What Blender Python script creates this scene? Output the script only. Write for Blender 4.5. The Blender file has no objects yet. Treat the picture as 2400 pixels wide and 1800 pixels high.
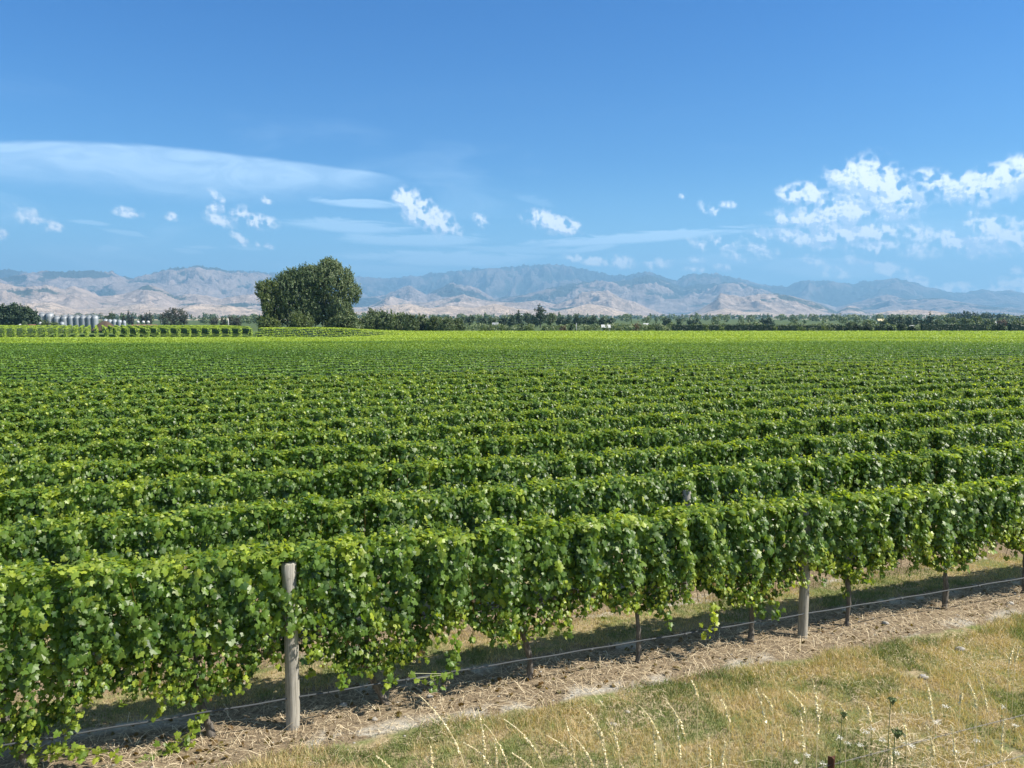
import bpy, math
import numpy as np
from math import radians as R
sc = bpy.context.scene
COL = sc.collection
# ------------------------------------------------------------------ camera, sky, sun, exposure
F = 1803.0; H = 4.6; PITCH = math.atan(158 / F)
cd = bpy.data.cameras.new('camera'); cam = bpy.data.objects.new('camera', cd); COL.objects.link(cam)
cam.location = (0, 0, H); cam.rotation_euler = (math.pi / 2 - PITCH, 0, 0)
cd.sensor_width = 36; cd.lens = 36 * F / 2400; cd.clip_start = 0.05; cd.clip_end = 90000
sc.camera = cam
sc.view_settings.view_transform = 'Standard'; sc.view_settings.look = 'None'
sc.view_settings.gamma = 1; sc.view_settings.exposure = 0.86
sc.cycles.use_denoising = True
sc.cycles.max_bounces = 6; sc.cycles.diffuse_bounces = 3; sc.cycles.transmission_bounces = 3
sc.cycles.volume_bounces = 0; sc.cycles.transparent_max_bounces = 8; sc.cycles.caustics_reflective = False
sc.render.use_persistent_data = False
SUN_AZ, SUN_EL = 100.0, 47.0          # degrees clockwise from the view direction, above the horizon
sd = bpy.data.lights.new('sun', 'SUN'); sun = bpy.data.objects.new('sun', sd); COL.objects.link(sun)
sd.energy = 5.0; sd.angle = R(0.53); sd.color = (1.0, 0.93, 0.82)
sun.rotation_euler = (R(90 - SUN_EL), 0, R(180 - SUN_AZ) + 0)
sx, sy = math.sin(R(SUN_AZ)), math.cos(R(SUN_AZ))
from mathutils import Vector
sun.rotation_euler = Vector((sx * math.cos(R(SUN_EL)), sy * math.cos(R(SUN_EL)), math.sin(R(SUN_EL)))).to_track_quat('Z', 'Y').to_euler()

def ray(px, py):
    dx = (px - 1200) / F; dy = -(py - 900) / F
    return np.array([dx, math.cos(PITCH) + math.sin(PITCH) * dy, -math.sin(PITCH) + math.cos(PITCH) * dy])
def P(px, py, D):
    r = ray(px, py); return np.array([0, 0, H]) + r * (D / r[1])
def azel(px, py):
    r = ray(px, py); r = r / np.linalg.norm(r)
    return math.atan2(r[0], r[1]), math.asin(r[2])

class NT:
    """small helper to write node graphs"""
    def __init__(s, tree): s.t = tree; s.n = tree.nodes; s.l = tree.links; s.n.clear()
    def add(s, ty, **k):
        n = s.n.new(ty)
        for a, v in k.items(): setattr(n, a, v)
        return n
    def put(s, sock, v):
        if isinstance(v, bpy.types.NodeSocket): s.l.new(v, sock)
        elif v is not None: sock.default_value = v
    def m(s, op, a, b=None, c=None, clamp=False):
        n = s.add('ShaderNodeMath', operation=op); n.use_clamp = clamp
        s.put(n.inputs[0], a); s.put(n.inputs[1], b); s.put(n.inputs[2], c); return n.outputs[0]
    def v(s, op, a, b=None, sc_=None):
        n = s.add('ShaderNodeVectorMath', operation=op)
        s.put(n.inputs[0], a); s.put(n.inputs[1], b)
        if op == 'MULTIPLY_ADD': s.put(n.inputs[2], sc_); return n.outputs[0]
        if sc_ is not None: s.put(n.inputs['Scale'], sc_)
        return n.outputs['Value'] if op in ('LENGTH', 'DOT_PRODUCT', 'DISTANCE') else n.outputs[0]
    def noise(s, vec, scale, detail=4, rough=.55, dist=0.0, dims='3D'):
        n = s.add('ShaderNodeTexNoise', noise_dimensions=dims)
        s.put(n.inputs['Vector'], vec); n.inputs['Scale'].default_value = scale; n.inputs['Detail'].default_value = detail
        n.inputs['Roughness'].default_value = rough; n.inputs['Distortion'].default_value = dist; return n.outputs['Fac']
    def mapr(s, v, a, b, c=0.0, d=1.0, smooth=True):
        n = s.add('ShaderNodeMapRange', interpolation_type='SMOOTHSTEP' if smooth else 'LINEAR')
        s.put(n.inputs['Value'], v); s.put(n.inputs['From Min'], a); s.put(n.inputs['From Max'], b)
        s.put(n.inputs['To Min'], c); s.put(n.inputs['To Max'], d); return n.outputs[0]
    def mix(s, f, a, b, mode='MIX'):
        n = s.add('ShaderNodeMix', data_type='RGBA', blend_type=mode)
        s.put(n.inputs[0], f); s.put(n.inputs[6], a if isinstance(a, bpy.types.NodeSocket) else (*a, 1)); s.put(n.inputs[7], b if isinstance(b, bpy.types.NodeSocket) else (*b, 1)); return n.outputs[2]
    def comb(s, x, y, z):
        n = s.add('ShaderNodeCombineXYZ'); s.put(n.inputs[0], x); s.put(n.inputs[1], y); s.put(n.inputs[2], z); return n.outputs[0]
    def sep(s, v):
        n = s.add('ShaderNodeSeparateXYZ'); s.put(n.inputs[0], v); return n.outputs

# cumulus puffs and thin veils of the sky, placed by direction (azimuth, elevation)
CU = [(76,514,32,16,30),(127,530,16,9,20),(3,550,10,13,0),(299,498,24,11,0),(400,507,13,11,0),(510,460,18,8,40),(505,487,20,12,0),
(510,514,36,14,20),(564,503,24,17,0),(608,520,40,17,5),(625,469,13,8,10),(561,560,20,11,40),(610,571,9,7,0),(632,575,11,9,30),
(950,468,30,26,20),(977,490,54,32,38),(1020,517,60,30,22),(1123,514,22,15,40),(1260,507,38,21,0),(1298,524,64,22,10),(1346,529,22,10,0),
(1596,461,9,6,30),(1667,491,30,14,30),(1705,480,24,8,10),(1884,456,50,24,0),(1850,450,28,18,0),(2003,415,62,34,0),(2046,428,72,46,20),(2095,464,66,40,10),
(1987,490,70,36,10),(1824,505,24,18,0),(1932,511,110,28,0),(2100,495,38,22,0),(2150,460,34,15,30),(2193,426,50,25,15),(2258,437,78,27,0),
(2340,431,66,38,-10),(2390,405,50,30,0),(2318,545,62,34,0),(2280,512,13,18,0),(2367,560,58,28,0),(2253,575,62,18,25),(2220,550,28,14,0),
(2144,545,46,22,15),(2046,578,56,17,0),(2155,588,38,16,0),(1878,558,72,17,15),(1960,550,88,21,0),(1780,550,35,15,0),(2041,545,56,17,0),
(1694,572,34,14,30),(1780,586,48,17,15),(1726,602,34,10,20),(1640,572,26,13,20),(1634,608,22,9,0),(1634,632,32,9,0),(1694,629,20,9,10),
(1455,613,32,16,10),(1379,610,50,10,10),(1541,618,32,13,0),(1910,613,28,11,15),(1950,636,46,14,10),(2003,610,27,11,10),(2068,626,50,14,15),
(2150,659,34,10,15),(2367,670,62,17,0),(2258,677,54,13,0),(2388,629,27,11,0)]
VEIL = [(836,476,100,11,2,.5),(814,530,146,16,2,.42),(977,562,180,16,0,.4),(1058,606,230,20,0,.42),(1487,558,270,13,-3,.55),(1390,582,66,8,-8,.4),
(380,441,80,11,5,.28),(211,522,44,4,3,.3),(298,547,50,5,7,.25),(255,584,34,6,-3,.25),(472,579,36,5,0,.25),(580,581,40,6,3,.25),(440,589,36,5,5,.2),
(900,630,140,10,0,.2),(1250,470,60,9,15,.12),(1210,585,160,10,2,.25),(1960,630,160,24,4,.3),(2310,690,170,18,2,.3),(1700,610,120,14,0,.2)]
w = bpy.data.worlds.new('World'); sc.world = w; w.use_nodes = True
nt = NT(w.node_tree)
sky = nt.add('ShaderNodeTexSky', sky_type='NISHITA'); sky.sun_disc = False
sky.sun_elevation = R(SUN_EL); sky.sun_rotation = R(SUN_AZ); sky.altitude = 0; sky.air_density = 1.0; sky.dust_density = 0.35; sky.ozone_density = 2.2
tc = nt.add('ShaderNodeTexCoord').outputs['Generated']
X, Y, Z = nt.sep(tc)[:3]
az = nt.m('ARCTAN2', X, nt.m('ABSOLUTE', Y)); el = nt.m('ARCSINE', Z)
uv = nt.comb(nt.m('MULTIPLY', az, 1000), nt.m('MULTIPLY', el, 1000), 0.0)      # milliradians
PXM = 1000 / F
wob = nt.add('ShaderNodeTexNoise', noise_dimensions='2D'); nt.put(wob.inputs['Vector'], uv); wob.inputs['Scale'].default_value = .05; wob.inputs['Detail'].default_value = 2.5
uvw = nt.v('ADD', uv, nt.v('SCALE', nt.v('SUBTRACT', wob.outputs['Color'], (.5, .5, .5)), None, 6.0))
def ell(vec, cx, cy, rx, ry, rot):
    a, e = azel(cx, cy)
    mp = nt.add('ShaderNodeMapping', vector_type='TEXTURE'); nt.put(mp.inputs[0], vec)
    mp.inputs['Location'].default_value = (a * 1000, e * 1000, 0); mp.inputs['Rotation'].default_value = (0, 0, R(-rot))
    mp.inputs['Scale'].default_value = (rx * PXM, ry * PXM, 1)
    return nt.v('LENGTH', mp.outputs[0])
best = None
for c in CU:
    vv = uvw if best is None else nt.v('MULTIPLY_ADD', best, (1e-7, 1e-7, 0), uvw)   # chained so the graph stays small
    d = ell(vv, *c)
    best = d if best is None else nt.m('MINIMUM', best, d)
fb = nt.noise(uv, .07, 10, .58, .0, '2D')
ofs = nt.v('ADD', uv, (2.4, 2.6, 0)); fb2 = nt.noise(ofs, .07, 5, .56, .0, '2D')
dens = nt.m('ADD', nt.m('MULTIPLY', nt.m('SUBTRACT', 1.34, best), 1.25), nt.m('MULTIPLY', nt.m('SUBTRACT', fb, .5), 1.05))
offl = nt.v('ADD', uvw, (9.0, 14.0, 0)); bl = None; bo = None
for c in [c for c in CU if c[2] >= 50 or c[2] in (30, 40) and c[1] > 460 and c[0] < 1300]:
    d1 = ell(uvw if bl is None else nt.v('MULTIPLY_ADD', bo, (1e-7, 1e-7, 0), uvw), *c); bl = d1 if bl is None else nt.m('MINIMUM', bl, d1)
    d2 = ell(nt.v('MULTIPLY_ADD', bl, (1e-7, 1e-7, 0), offl), *c); bo = d2 if bo is None else nt.m('MINIMUM', bo, d2)
slope = nt.mapr(nt.m('SUBTRACT', bo, bl), -.25, .45, -.55, .30)
slope = nt.m('MULTIPLY', slope, nt.mapr(bl, 1.5, 1.1))
dens = nt.m('ADD', dens, nt.m('MULTIPLY', nt.mapr(bl, 1.35, .6), .45))
big_ = nt.noise(uv, .022, 3, .5, .0, '2D')
dens = nt.m('ADD', dens, nt.m('MULTIPLY', nt.m('SUBTRACT', big_, .5), .9))
calpha = nt.m('MULTIPLY', nt.mapr(dens, -.04, 1.38), .96)
shade = nt.m('ADD', .62, nt.m('MULTIPLY', nt.m('SUBTRACT', fb, fb2), 4.4), None, True)
lit = nt.mapr(nt.m('ADD', shade, nt.m('ADD', slope, nt.m('MULTIPLY', nt.m('SUBTRACT', big_, .5), .5))), .05, .9)
ccol = nt.mix(lit, (5.2, 6.7, 8.8), (10.6, 10.9, 11.2))
# veils
sm = nt.v('MULTIPLY', uv, (.35, 2.2, 1)); st = nt.noise(sm, .05, 6, .6, .6, '2D')
uvs = nt.v('ADD', uv, nt.v('SCALE', nt.comb(0, nt.m('SUBTRACT', st, .5), 0), None, 9.0))
vsum = None
for cx, cy, rx, ry, rot, op in VEIL:
    d = ell(uvs if vsum is None else nt.v('MULTIPLY_ADD', vsum, (1e-7, 1e-7, 0), uvs), cx, cy, rx, ry, rot)
    a = nt.m('MULTIPLY', nt.mapr(nt.m('ADD', d, nt.m('MULTIPLY', nt.m('SUBTRACT', st, .5), 1.4)), 1.15, .5), min(op * 1.25, .68))
    vsum = a if vsum is None else nt.m('MAXIMUM', vsum, a)
def fcurve(x, pts, lo, hi):
    n = nt.add('ShaderNodeFloatCurve'); cv = n.mapping.curves[0]
    for i, (u, v_) in enumerate(pts):
        if i < 2: cv.points[i].location = (u, v_)
        else: cv.points.new(u, v_)
    n.mapping.update(); nt.put(n.inputs['Value'], x); return n.outputs[0]
# the long lens-shaped sheet on the left
x0, x1 = azel(-700, 350)[0] * 1000, azel(990, 430)[0] * 1000
un = nt.mapr(nt.m('MULTIPLY', az, 1000), x0, x1, 0, 1, False)
def edge(pts):
    out = []
    for px, py in pts:
        a, e = azel(px, py); out.append((min(1, max(0, (a * 1000 - x0) / (x1 - x0))), e))
    return out
top = edge([(-700, 350), (0, 329), (220, 330), (430, 345), (620, 367), (800, 390), (900, 405), (990, 428)])
bot = edge([(-700, 380), (0, 405), (220, 425), (430, 446), (620, 450), (800, 438), (900, 427), (990, 430)])
tv = fcurve(un, top, 0, 1); bv = fcurve(un, bot, 0, 1)
el2 = nt.m('ADD', el, nt.m('MULTIPLY', nt.m('SUBTRACT', st, .5), .012))
topm = nt.mapr(nt.m('SUBTRACT', tv, nt.m('ADD', nt.m('MULTIPLY', el, .75), nt.m('MULTIPLY', el2, .25))), -.001, .005)
botm = nt.mapr(nt.m('SUBTRACT', el2, bv), -.022, .022)
st2 = nt.noise(nt.v('MULTIPLY', uv, (.5, 1.5, 1)), .03, 5, .6, 1.2, '2D')
lens = nt.m('MULTIPLY', nt.m('MULTIPLY', topm, botm), nt.mapr(st2, .25, .7, .40, .64))
lens = nt.m('MULTIPLY', lens, nt.mapr(un, 1.0, .90))
# faint wisps everywhere low in the sky
wisp = nt.m('MULTIPLY', nt.mapr(nt.noise(nt.v('MULTIPLY', uv, (.3, 1.3, 1)), .012, 7, .6, .5, '2D'), .5, .8), nt.mapr(el, .30, .10, 0, .30))
vsum = nt.m('MAXIMUM', nt.m('MAXIMUM', vsum, lens), wisp)
skyc = sky.outputs[0]
tint = nt.mix(nt.mapr(el, .0, .40), (.30, .73, 1.04), (.03, .47, 1.01))
tint = nt.mix(nt.m('MAXIMUM', nt.mapr(el, .50, .85), nt.mapr(Y, -.05, -.35)), tint, (1.6, 1.5, 1.35))  # unseen rear and overhead sky brightened to fill the shadows
skyc = nt.mix(1.0, skyc, tint, 'MULTIPLY')
skyc = nt.mix(nt.mapr(el, .20, -.02), skyc, (2.5, 5.3, 7.6))
skyc = nt.mix(vsum, skyc, (6.6, 8.8, 11.0))
skyc = nt.mix(nt.m('MULTIPLY', calpha, nt.mapr(el, .0, .10, .9, 1.0)), skyc, ccol)
bg = nt.add('ShaderNodeBackground'); nt.put(bg.inputs[0], skyc); bg.inputs[1].default_value = 0.078
nt.l.new(bg.outputs[0], nt.add('ShaderNodeOutputWorld').inputs[0])

# ------------------------------------------------------------------ helpers
rng = np.random.default_rng(7)
def mat_new(name):
    m = bpy.data.materials.new(name); m.use_nodes = True; return m, NT(m.node_tree)
def finish(nt, shader, disp=None):
    o = nt.add('ShaderNodeOutputMaterial'); nt.l.new(shader, o.inputs[0])
def bsdf(nt, col, rough=.6, spec=.5, normal=None, metal=0):
    b = nt.add('ShaderNodeBsdfPrincipled'); nt.put(b.inputs['Base Color'], col if isinstance(col, bpy.types.NodeSocket) else (*col, 1))
    nt.put(b.inputs['Roughness'], rough); nt.put(b.inputs['Specular IOR Level'], spec); b.inputs['Metallic'].default_value = metal
    if normal is not None: nt.l.new(normal, b.inputs['Normal'])
    return b.outputs[0]
def bump(nt, h, strength=.4, dist=.02):
    b = nt.add('ShaderNodeBump'); nt.put(b.inputs['Height'], h); b.inputs['Strength'].default_value = strength; b.inputs['Distance'].default_value = dist; return b.outputs[0]
def leaf_mat(name, cols, brown=(.13, .075, .022), trans=.35, rough=.45, spec=.5, tboost=1.5):
    """cols: dark, mid, light; vertex attribute 'leaf' = (tint, random, browning)"""
    m, n = mat_new(name)
    a = n.add('ShaderNodeAttribute', attribute_name='leaf')
    s = n.add('ShaderNodeSeparateColor'); n.l.new(a.outputs['Color'], s.inputs[0])
    c = n.mix(n.mapr(s.outputs[0], 0, .5, 0, 1, False), cols[0], cols[1])
    c = n.mix(n.mapr(s.outputs[0], .5, 1, 0, 1, False), c, cols[2])
    c = n.mix(s.outputs[2], c, brown)
    val = n.add('ShaderNodeHueSaturation'); n.put(val.inputs['Color'], c)
    n.put(val.inputs['Value'], n.mapr(s.outputs[1], 0, 1, .75, 1.25, False)); c = val.outputs[0]
    p = bsdf(n, c, rough, spec)
    if trans > 0:
        t = n.add('ShaderNodeBsdfTranslucent')
        tcx = n.mix(1.0, c, (1.25 * tboost, 1.2 * tboost, .5 * tboost), 'MULTIPLY'); n.put(t.inputs[0], tcx)
        mx = n.add('ShaderNodeMixShader'); mx.inputs[0].default_value = trans
        n.l.new(p, mx.inputs[1]); n.l.new(t.outputs[0], mx.inputs[2]); p = mx.outputs[0]
    finish(n, p); return m

def mesh_np(name, V, tris=None, mat=None, attr=None, quads=None, smooth=False):
    me = bpy.data.meshes.new(name); V = np.asarray(V, dtype=np.float32)
    loops = []; tot = []
    if tris is not None and len(tris): t = np.asarray(tris, dtype=np.int32); loops.append(t.ravel()); tot.append(np.full(len(t), 3, np.int32))
    if quads is not None and len(quads): q = np.asarray(quads, dtype=np.int32); loops.append(q.ravel()); tot.append(np.full(len(q), 4, np.int32))
    loops = np.concatenate(loops); tot = np.concatenate(tot)
    me.vertices.add(len(V)); me.vertices.foreach_set('co', V.ravel())
    me.loops.add(len(loops)); me.loops.foreach_set('vertex_index', loops)
    me.polygons.add(len(tot)); st_ = np.zeros(len(tot), np.int32); st_[1:] = np.cumsum(tot)[:-1]
    me.polygons.foreach_set('loop_start', st_); me.polygons.foreach_set('loop_total', tot)
    me.polygons.foreach_set('use_smooth', np.full(len(tot), smooth))
    if attr is not None:
        at = me.attributes.new('leaf', 'FLOAT_COLOR', 'POINT')
        A = np.ones((len(V), 4), np.float32); A[:, :3] = attr; at.data.foreach_set('color', A.ravel())
    me.update(); me.validate()
    if mat: me.materials.append(mat)
    return me
def link(name, me, parent=None, loc=None):
    o = bpy.data.objects.new(name, me); COL.objects.link(o)
    if parent: o.parent = parent
    if loc is not None: o.location = loc
    return o
def tag(o, label=None, cat=None, group=None, kind=None):
    if label: o['label'] = label
    if cat: o['category'] = cat
    if group: o['group'] = group
    if kind: o['kind'] = kind
    return o
def thing(name, label, cat, loc=(0, 0, 0), rz=0, group=None):
    o = bpy.data.objects.new(name, None); COL.objects.link(o); o.location = loc; o.rotation_euler = (0, 0, rz); o.empty_display_size = .2
    return tag(o, label, cat, group)
class Acc:
    """collects triangle/quad soup"""
    def __init__(s): s.V = []; s.T = []; s.Q = []; s.A = []; s.n = 0
    def add(s, V, T=None, Q=None, A=(.5, .5, 0)):
        V = np.asarray(V, float)
        if T is not None and len(T): s.T.append(np.asarray(T) + s.n)
        if Q is not None and len(Q): s.Q.append(np.asarray(Q) + s.n)
        s.V.append(V); A = np.asarray(A, float)
        s.A.append(A if A.ndim == 2 else np.tile(A, (len(V), 1))); s.n += len(V)
    def mesh(s, name, mat, smooth=False):
        return mesh_np(name, np.vstack(s.V), np.vstack(s.T) if s.T else None, mat, np.vstack(s.A), np.vstack(s.Q) if s.Q else None, smooth)
    def tube(s, pts, rad, k=8, A=(.5, .5, 0), cap=True, rough=0.0, r_=None):
        pts = np.asarray(pts, float); n = len(pts); rad = np.broadcast_to(rad, (n,)).astype(float)
        tg = np.gradient(pts, axis=0); tg /= np.linalg.norm(tg, axis=1)[:, None] + 1e-9
        ref = np.array([0, 0, 1.]) if abs(tg[0, 2]) < .9 else np.array([1., 0, 0])
        a = np.cross(tg, ref); a /= np.linalg.norm(a, axis=1)[:, None] + 1e-9; b = np.cross(tg, a)
        th = np.arange(k) * 2 * np.pi / k
        rr = rad[:, None] * (1 + (rough * (r_ or rng).standard_normal((n, k)) if rough else 0))
        V = pts[:, None] + rr[..., None] * (np.cos(th)[None, :, None] * a[:, None] + np.sin(th)[None, :, None] * b[:, None])
        V = V.reshape(-1, 3); i, j = np.meshgrid(np.arange(n - 1), np.arange(k), indexing='ij'); j2 = (j + 1) % k
        Q = np.stack([i * k + j, i * k + j2, (i + 1) * k + j2, (i + 1) * k + j], -1).reshape(-1, 4)
        T = []
        if cap:
            V = np.vstack([V, pts[0], pts[-1]]); c0, c1 = n * k, n * k + 1
            T = [(c0, (q + 1) % k, q) for q in range(k)] + [(c1, (n - 1) * k + q, (n - 1) * k + (q + 1) % k) for q in range(k)]
        s.add(V, T, Q, A)
    def box(s, lo, hi, A=(.5, .5, 0)):
        x0, y0, z0 = lo; x1, y1, z1 = hi
        V = [(x0, y0, z0), (x1, y0, z0), (x1, y1, z0), (x0, y1, z0), (x0, y0, z1), (x1, y0, z1), (x1, y1, z1), (x0, y1, z1)]
        s.add(V, None, [(0, 3, 2, 1), (4, 5, 6, 7), (0, 1, 5, 4), (1, 2, 6, 5), (2, 3, 7, 6), (3, 0, 4, 7)], A)

def leaf_tmpl(kind):
    if kind == 'vine':
        h = [(.14, -.28), (.40, -.22), (.35, .03), (.50, .24), (.26, .30), (.2, .5)]
        per = [(0, -.06)] + h + [(0, .66)] + [(-x, y) for x, y in h[::-1]]
    elif kind == 'mid':
        h = [(.36, -.24), (.48, .2), (.22, .48)]
        per = [(0, -.1)] + h + [(0, .62)] + [(-x, y) for x, y in h[::-1]]
    elif kind == 'low':
        per = [(-.4, -.25), (.4, -.25), (.45, .3), (0, .6), (-.45, .3)]
    elif kind == 'tuft':
        per = [(-.16, -.5), (.16, -.5), (.32, .0), (0, .6), (-.32, .0)]
    if kind in ('vine', 'mid', 'tuft'):
        V = [(0, .05 if kind != 'tuft' else 0)] + per; n = len(per)
        T = [(0, 1 + i, 1 + (i + 1) % n) for i in range(n)]
    else:
        V = per; T = [(0, 1, 2), (0, 2, 4), (4, 2, 3)]
    V = np.array([(x, y, -.22 * abs(x) - .18 * y * y) for x, y in V]); return V, np.array(T)
TM = {k: leaf_tmpl(k) for k in ('vine', 'mid', 'low', 'tuft')}
def unit(a): return a / (np.linalg.norm(a, axis=-1, keepdims=True) + 1e-9)
def leaves(acc, kind, pos, nrm, tip, size, tint, rnd, brown, g=rng):
    V, T = TM[kind]; N = len(pos)
    nrm = unit(nrm); tip = unit(tip - nrm * np.sum(tip * nrm, -1, keepdims=True)); side = np.cross(tip, nrm)
    fold = g.uniform(.3, 1.9, N)
    asp = g.uniform(.85, 1.15, N)
    W = pos[:, None] + size[:, None, None] * ((V[None, :, 0] * asp[:, None])[..., None] * side[:, None] + V[None, :, 1, None] * tip[:, None] + (V[None, :, 2] * fold[:, None])[..., None] * nrm[:, None])
    TT = (T[None] + (np.arange(N) * len(V))[:, None, None]).reshape(-1, 3)
    A = np.repeat(np.stack([np.clip(tint, 0, 1), rnd, np.clip(brown, 0, 1)], -1), len(V), 0)
    acc.add(W.reshape(-1, 3), TT, None, A)
def sines(g, n, lo, hi):
    k = g.uniform(lo, hi, n); ph = g.uniform(0, 6.28, n)
    return lambda x: np.sin(np.multiply.outer(x, k) + ph).sum(-1) / math.sqrt(n)

# ------------------------------------------------------------------ the lie of the land
TH = R(20.145); U = np.array([math.cos(TH), math.sin(TH)]); NN = np.array([-math.sin(TH), math.cos(TH)])
N1, SP = 8.75, 2.17            # perpendicular distance of the front row, row spacing
def sstep(x, a, b):
    t = np.clip((x - a) / (b - a), 0, 1); return t * t * (3 - 2 * t)
def zt(x, y):
    x = np.asarray(x, float); y = np.asarray(y, float)
    zl = np.interp(y, [0, 60, 105, 150, 171, 179, 205, 228, 245, 290, 330, 400], [0, 0, -.5, -1.5, -1.95, -.1, -.15, -1.0, -.5, -.6, -2, -2])
    zr = np.interp(y, [0, 60, 105, 150, 250, 400], [0, 0, -.45, -1.06, -2, -2])
    r_ = x / np.maximum(y, 1); ml = 1 - sstep(r_, -.24, -.12)
    z = zl * ml + zr * (1 - ml)
    n = -x * math.sin(TH) + y * math.cos(TH)
    zb = np.interp(n, [-30, 0, 1.5, 2.6, 3.95, 4.8, 5.6, 6.2], [3.0, 2.9, 2.4, 1.55, .55, .16, .03, 0])
    z = z + zb
    near = (y < 40) & (y > -20)
    z = z + np.where(near, .018 * np.sin(x * 2.1 + y) * np.cos(y * 1.7 - x * .6) + .012 * np.sin(x * 5.3) * np.sin(y * 4.7 + 1), 0)
    return z
def ax(segs):
    out = [np.linspace(a, b, n, endpoint=False) for a, b, n in segs]; return np.unique(np.concatenate(out + [[segs[-1][1]]]))
gx = ax([(-60000, -8000, 8), (-8000, -1000, 14), (-1000, -150, 40), (-150, -14, 60), (-14, 18, 130), (18, 150, 60), (150, 1000, 40), (1000, 8000, 14), (8000, 60000, 8)])
gy = ax([(-4000, -100, 6), (-100, 0, 14), (0, 16, 80), (16, 100, 60), (100, 420, 110), (420, 1000, 20), (1000, 9000, 20), (9000, 60000, 10)])
GX, GY = np.meshgrid(gx, gy); GZ = zt(GX, GY)
nx, ny = len(gx), len(gy)
i, j = np.meshgrid(np.arange(ny - 1), np.arange(nx - 1), indexing='ij'); b0 = (i * nx + j).ravel()
GQ = np.stack([b0, b0 + 1, b0 + nx + 1, b0 + nx], -1)
m, n = mat_new('ground_soil_and_grass')
pos = n.add('ShaderNodeNewGeometry').outputs['Position']; px_, py_, _ = n.sep(pos)
nd = n.m('ADD', n.m('MULTIPLY', px_, -math.sin(TH)), n.m('MULTIPLY', py_, math.cos(TH)))
fine = n.noise(pos, 26, 8, .75); med = n.noise(pos, 2.2, 6, .6, .6); med2 = n.noise(n.v('ADD', pos, (7, 3, 0)), 1.1, 5, .6, .8)
ms = n.v('ADD', n.v('SCALE', n.comb(n.m('ADD', n.m('MULTIPLY', px_, U[0]), n.m('MULTIPLY', py_, U[1])), n.m('MULTIPLY', nd, 4), 0), None, 1.0), (0, 0, 0))
straw = n.mix(n.mapr(fine, .3, .7), (.11, .08, .05), (.33, .26, .17))
soil = n.mix(n.mapr(fine, .3, .7), (.30, .275, .23), (.52, .49, .42))
tan = n.mix(n.mapr(fine, .3, .7), (.20, .155, .085), (.47, .38, .23))
grn = n.mix(n.mapr(fine, .3, .7), (.10, .12, .04), (.24, .26, .10))
grass = n.mix(n.mapr(med, .38, .62), tan, grn)
rd = n.m('ABSOLUTE', n.m('SUBTRACT', n.m('MULTIPLY', n.m('FRACT', n.m('ADD', n.m('DIVIDE', n.m('SUBTRACT', nd, N1), SP), 100.5)), SP), SP / 2))
rdw = n.m('ADD', rd, n.m('MULTIPLY', n.m('SUBTRACT', med2, .5), .55))
strip = n.mix(n.m('MULTIPLY', n.mapr(rdw, .34, .62), n.mapr(med2, .50, .60)), straw, soil)
infield = n.mapr(nd, N1 - 1.0, N1 - .9)
c = n.mix(n.m('MULTIPLY', n.mapr(rdw, .74, .62), infield), grass, strip)
# distant farmland
fld = n.add('ShaderNodeTexVoronoi'); n.put(fld.inputs['Vector'], n.v('MULTIPLY', pos, (.0022, .0008, 1))); fld.inputs['Scale'].default_value = 1.0
fc = n.sep(fld.outputs['Color'])[0]
farm = n.mix(n.mapr(fc, .2, .5), (.05, .075, .03), (.075, .105, .035)); farm = n.mix(n.m('MULTIPLY', n.mapr(fc, .66, .70), n.mapr(py_, 1300, 1500)), farm, (.40, .33, .20))
c = n.mix(n.mapr(py_, 40, 90), c, (.10, .15, .035))
c = n.mix(n.mapr(py_, 255, 300), c, farm)
finish(n, bsdf(n, c, .95, .15, bump(n, fine, .7, .03)))
g = link('ground', mesh_np('ground', np.stack([GX, GY, GZ], -1).reshape(-1, 3), None, m, None, GQ, True)); tag(g, kind='structure')

# ------------------------------------------------------------------ mountains (real relief, three ranges)
class Noise2:
    def __init__(s, seed): s.g = np.random.default_rng(seed).random((256, 256))
    def __call__(s, x, y):
        xi = np.floor(x).astype(int); yi = np.floor(y).astype(int); fx = x - xi; fy = y - yi
        fx = fx * fx * (3 - 2 * fx); fy = fy * fy * (3 - 2 * fy); G = s.g
        a = G[yi % 256, xi % 256]; b = G[yi % 256, (xi + 1) % 256]; c = G[(yi + 1) % 256, xi % 256]; d = G[(yi + 1) % 256, (xi + 1) % 256]
        return (a * (1 - fx) + b * fx) * (1 - fy) + (c * (1 - fx) + d * fx) * fy
def ridged(nz, x, y, oc=6, gain=.5, lac=2.03):
    s_ = np.zeros_like(x); a = 1.0; wgt = np.ones_like(x); tot = 0
    for o in range(oc):
        v = 1 - np.abs(2 * nz(x + 17.3 * o, y + 9.1 * o) - 1); v = v * v
        s_ += a * v * wgt; tot += a; wgt = np.clip(v * 1.6, 0, 1); a *= gain; x = x * lac; y = y * lac
    return s_ / tot
S22 = 2400 / 2212
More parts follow.
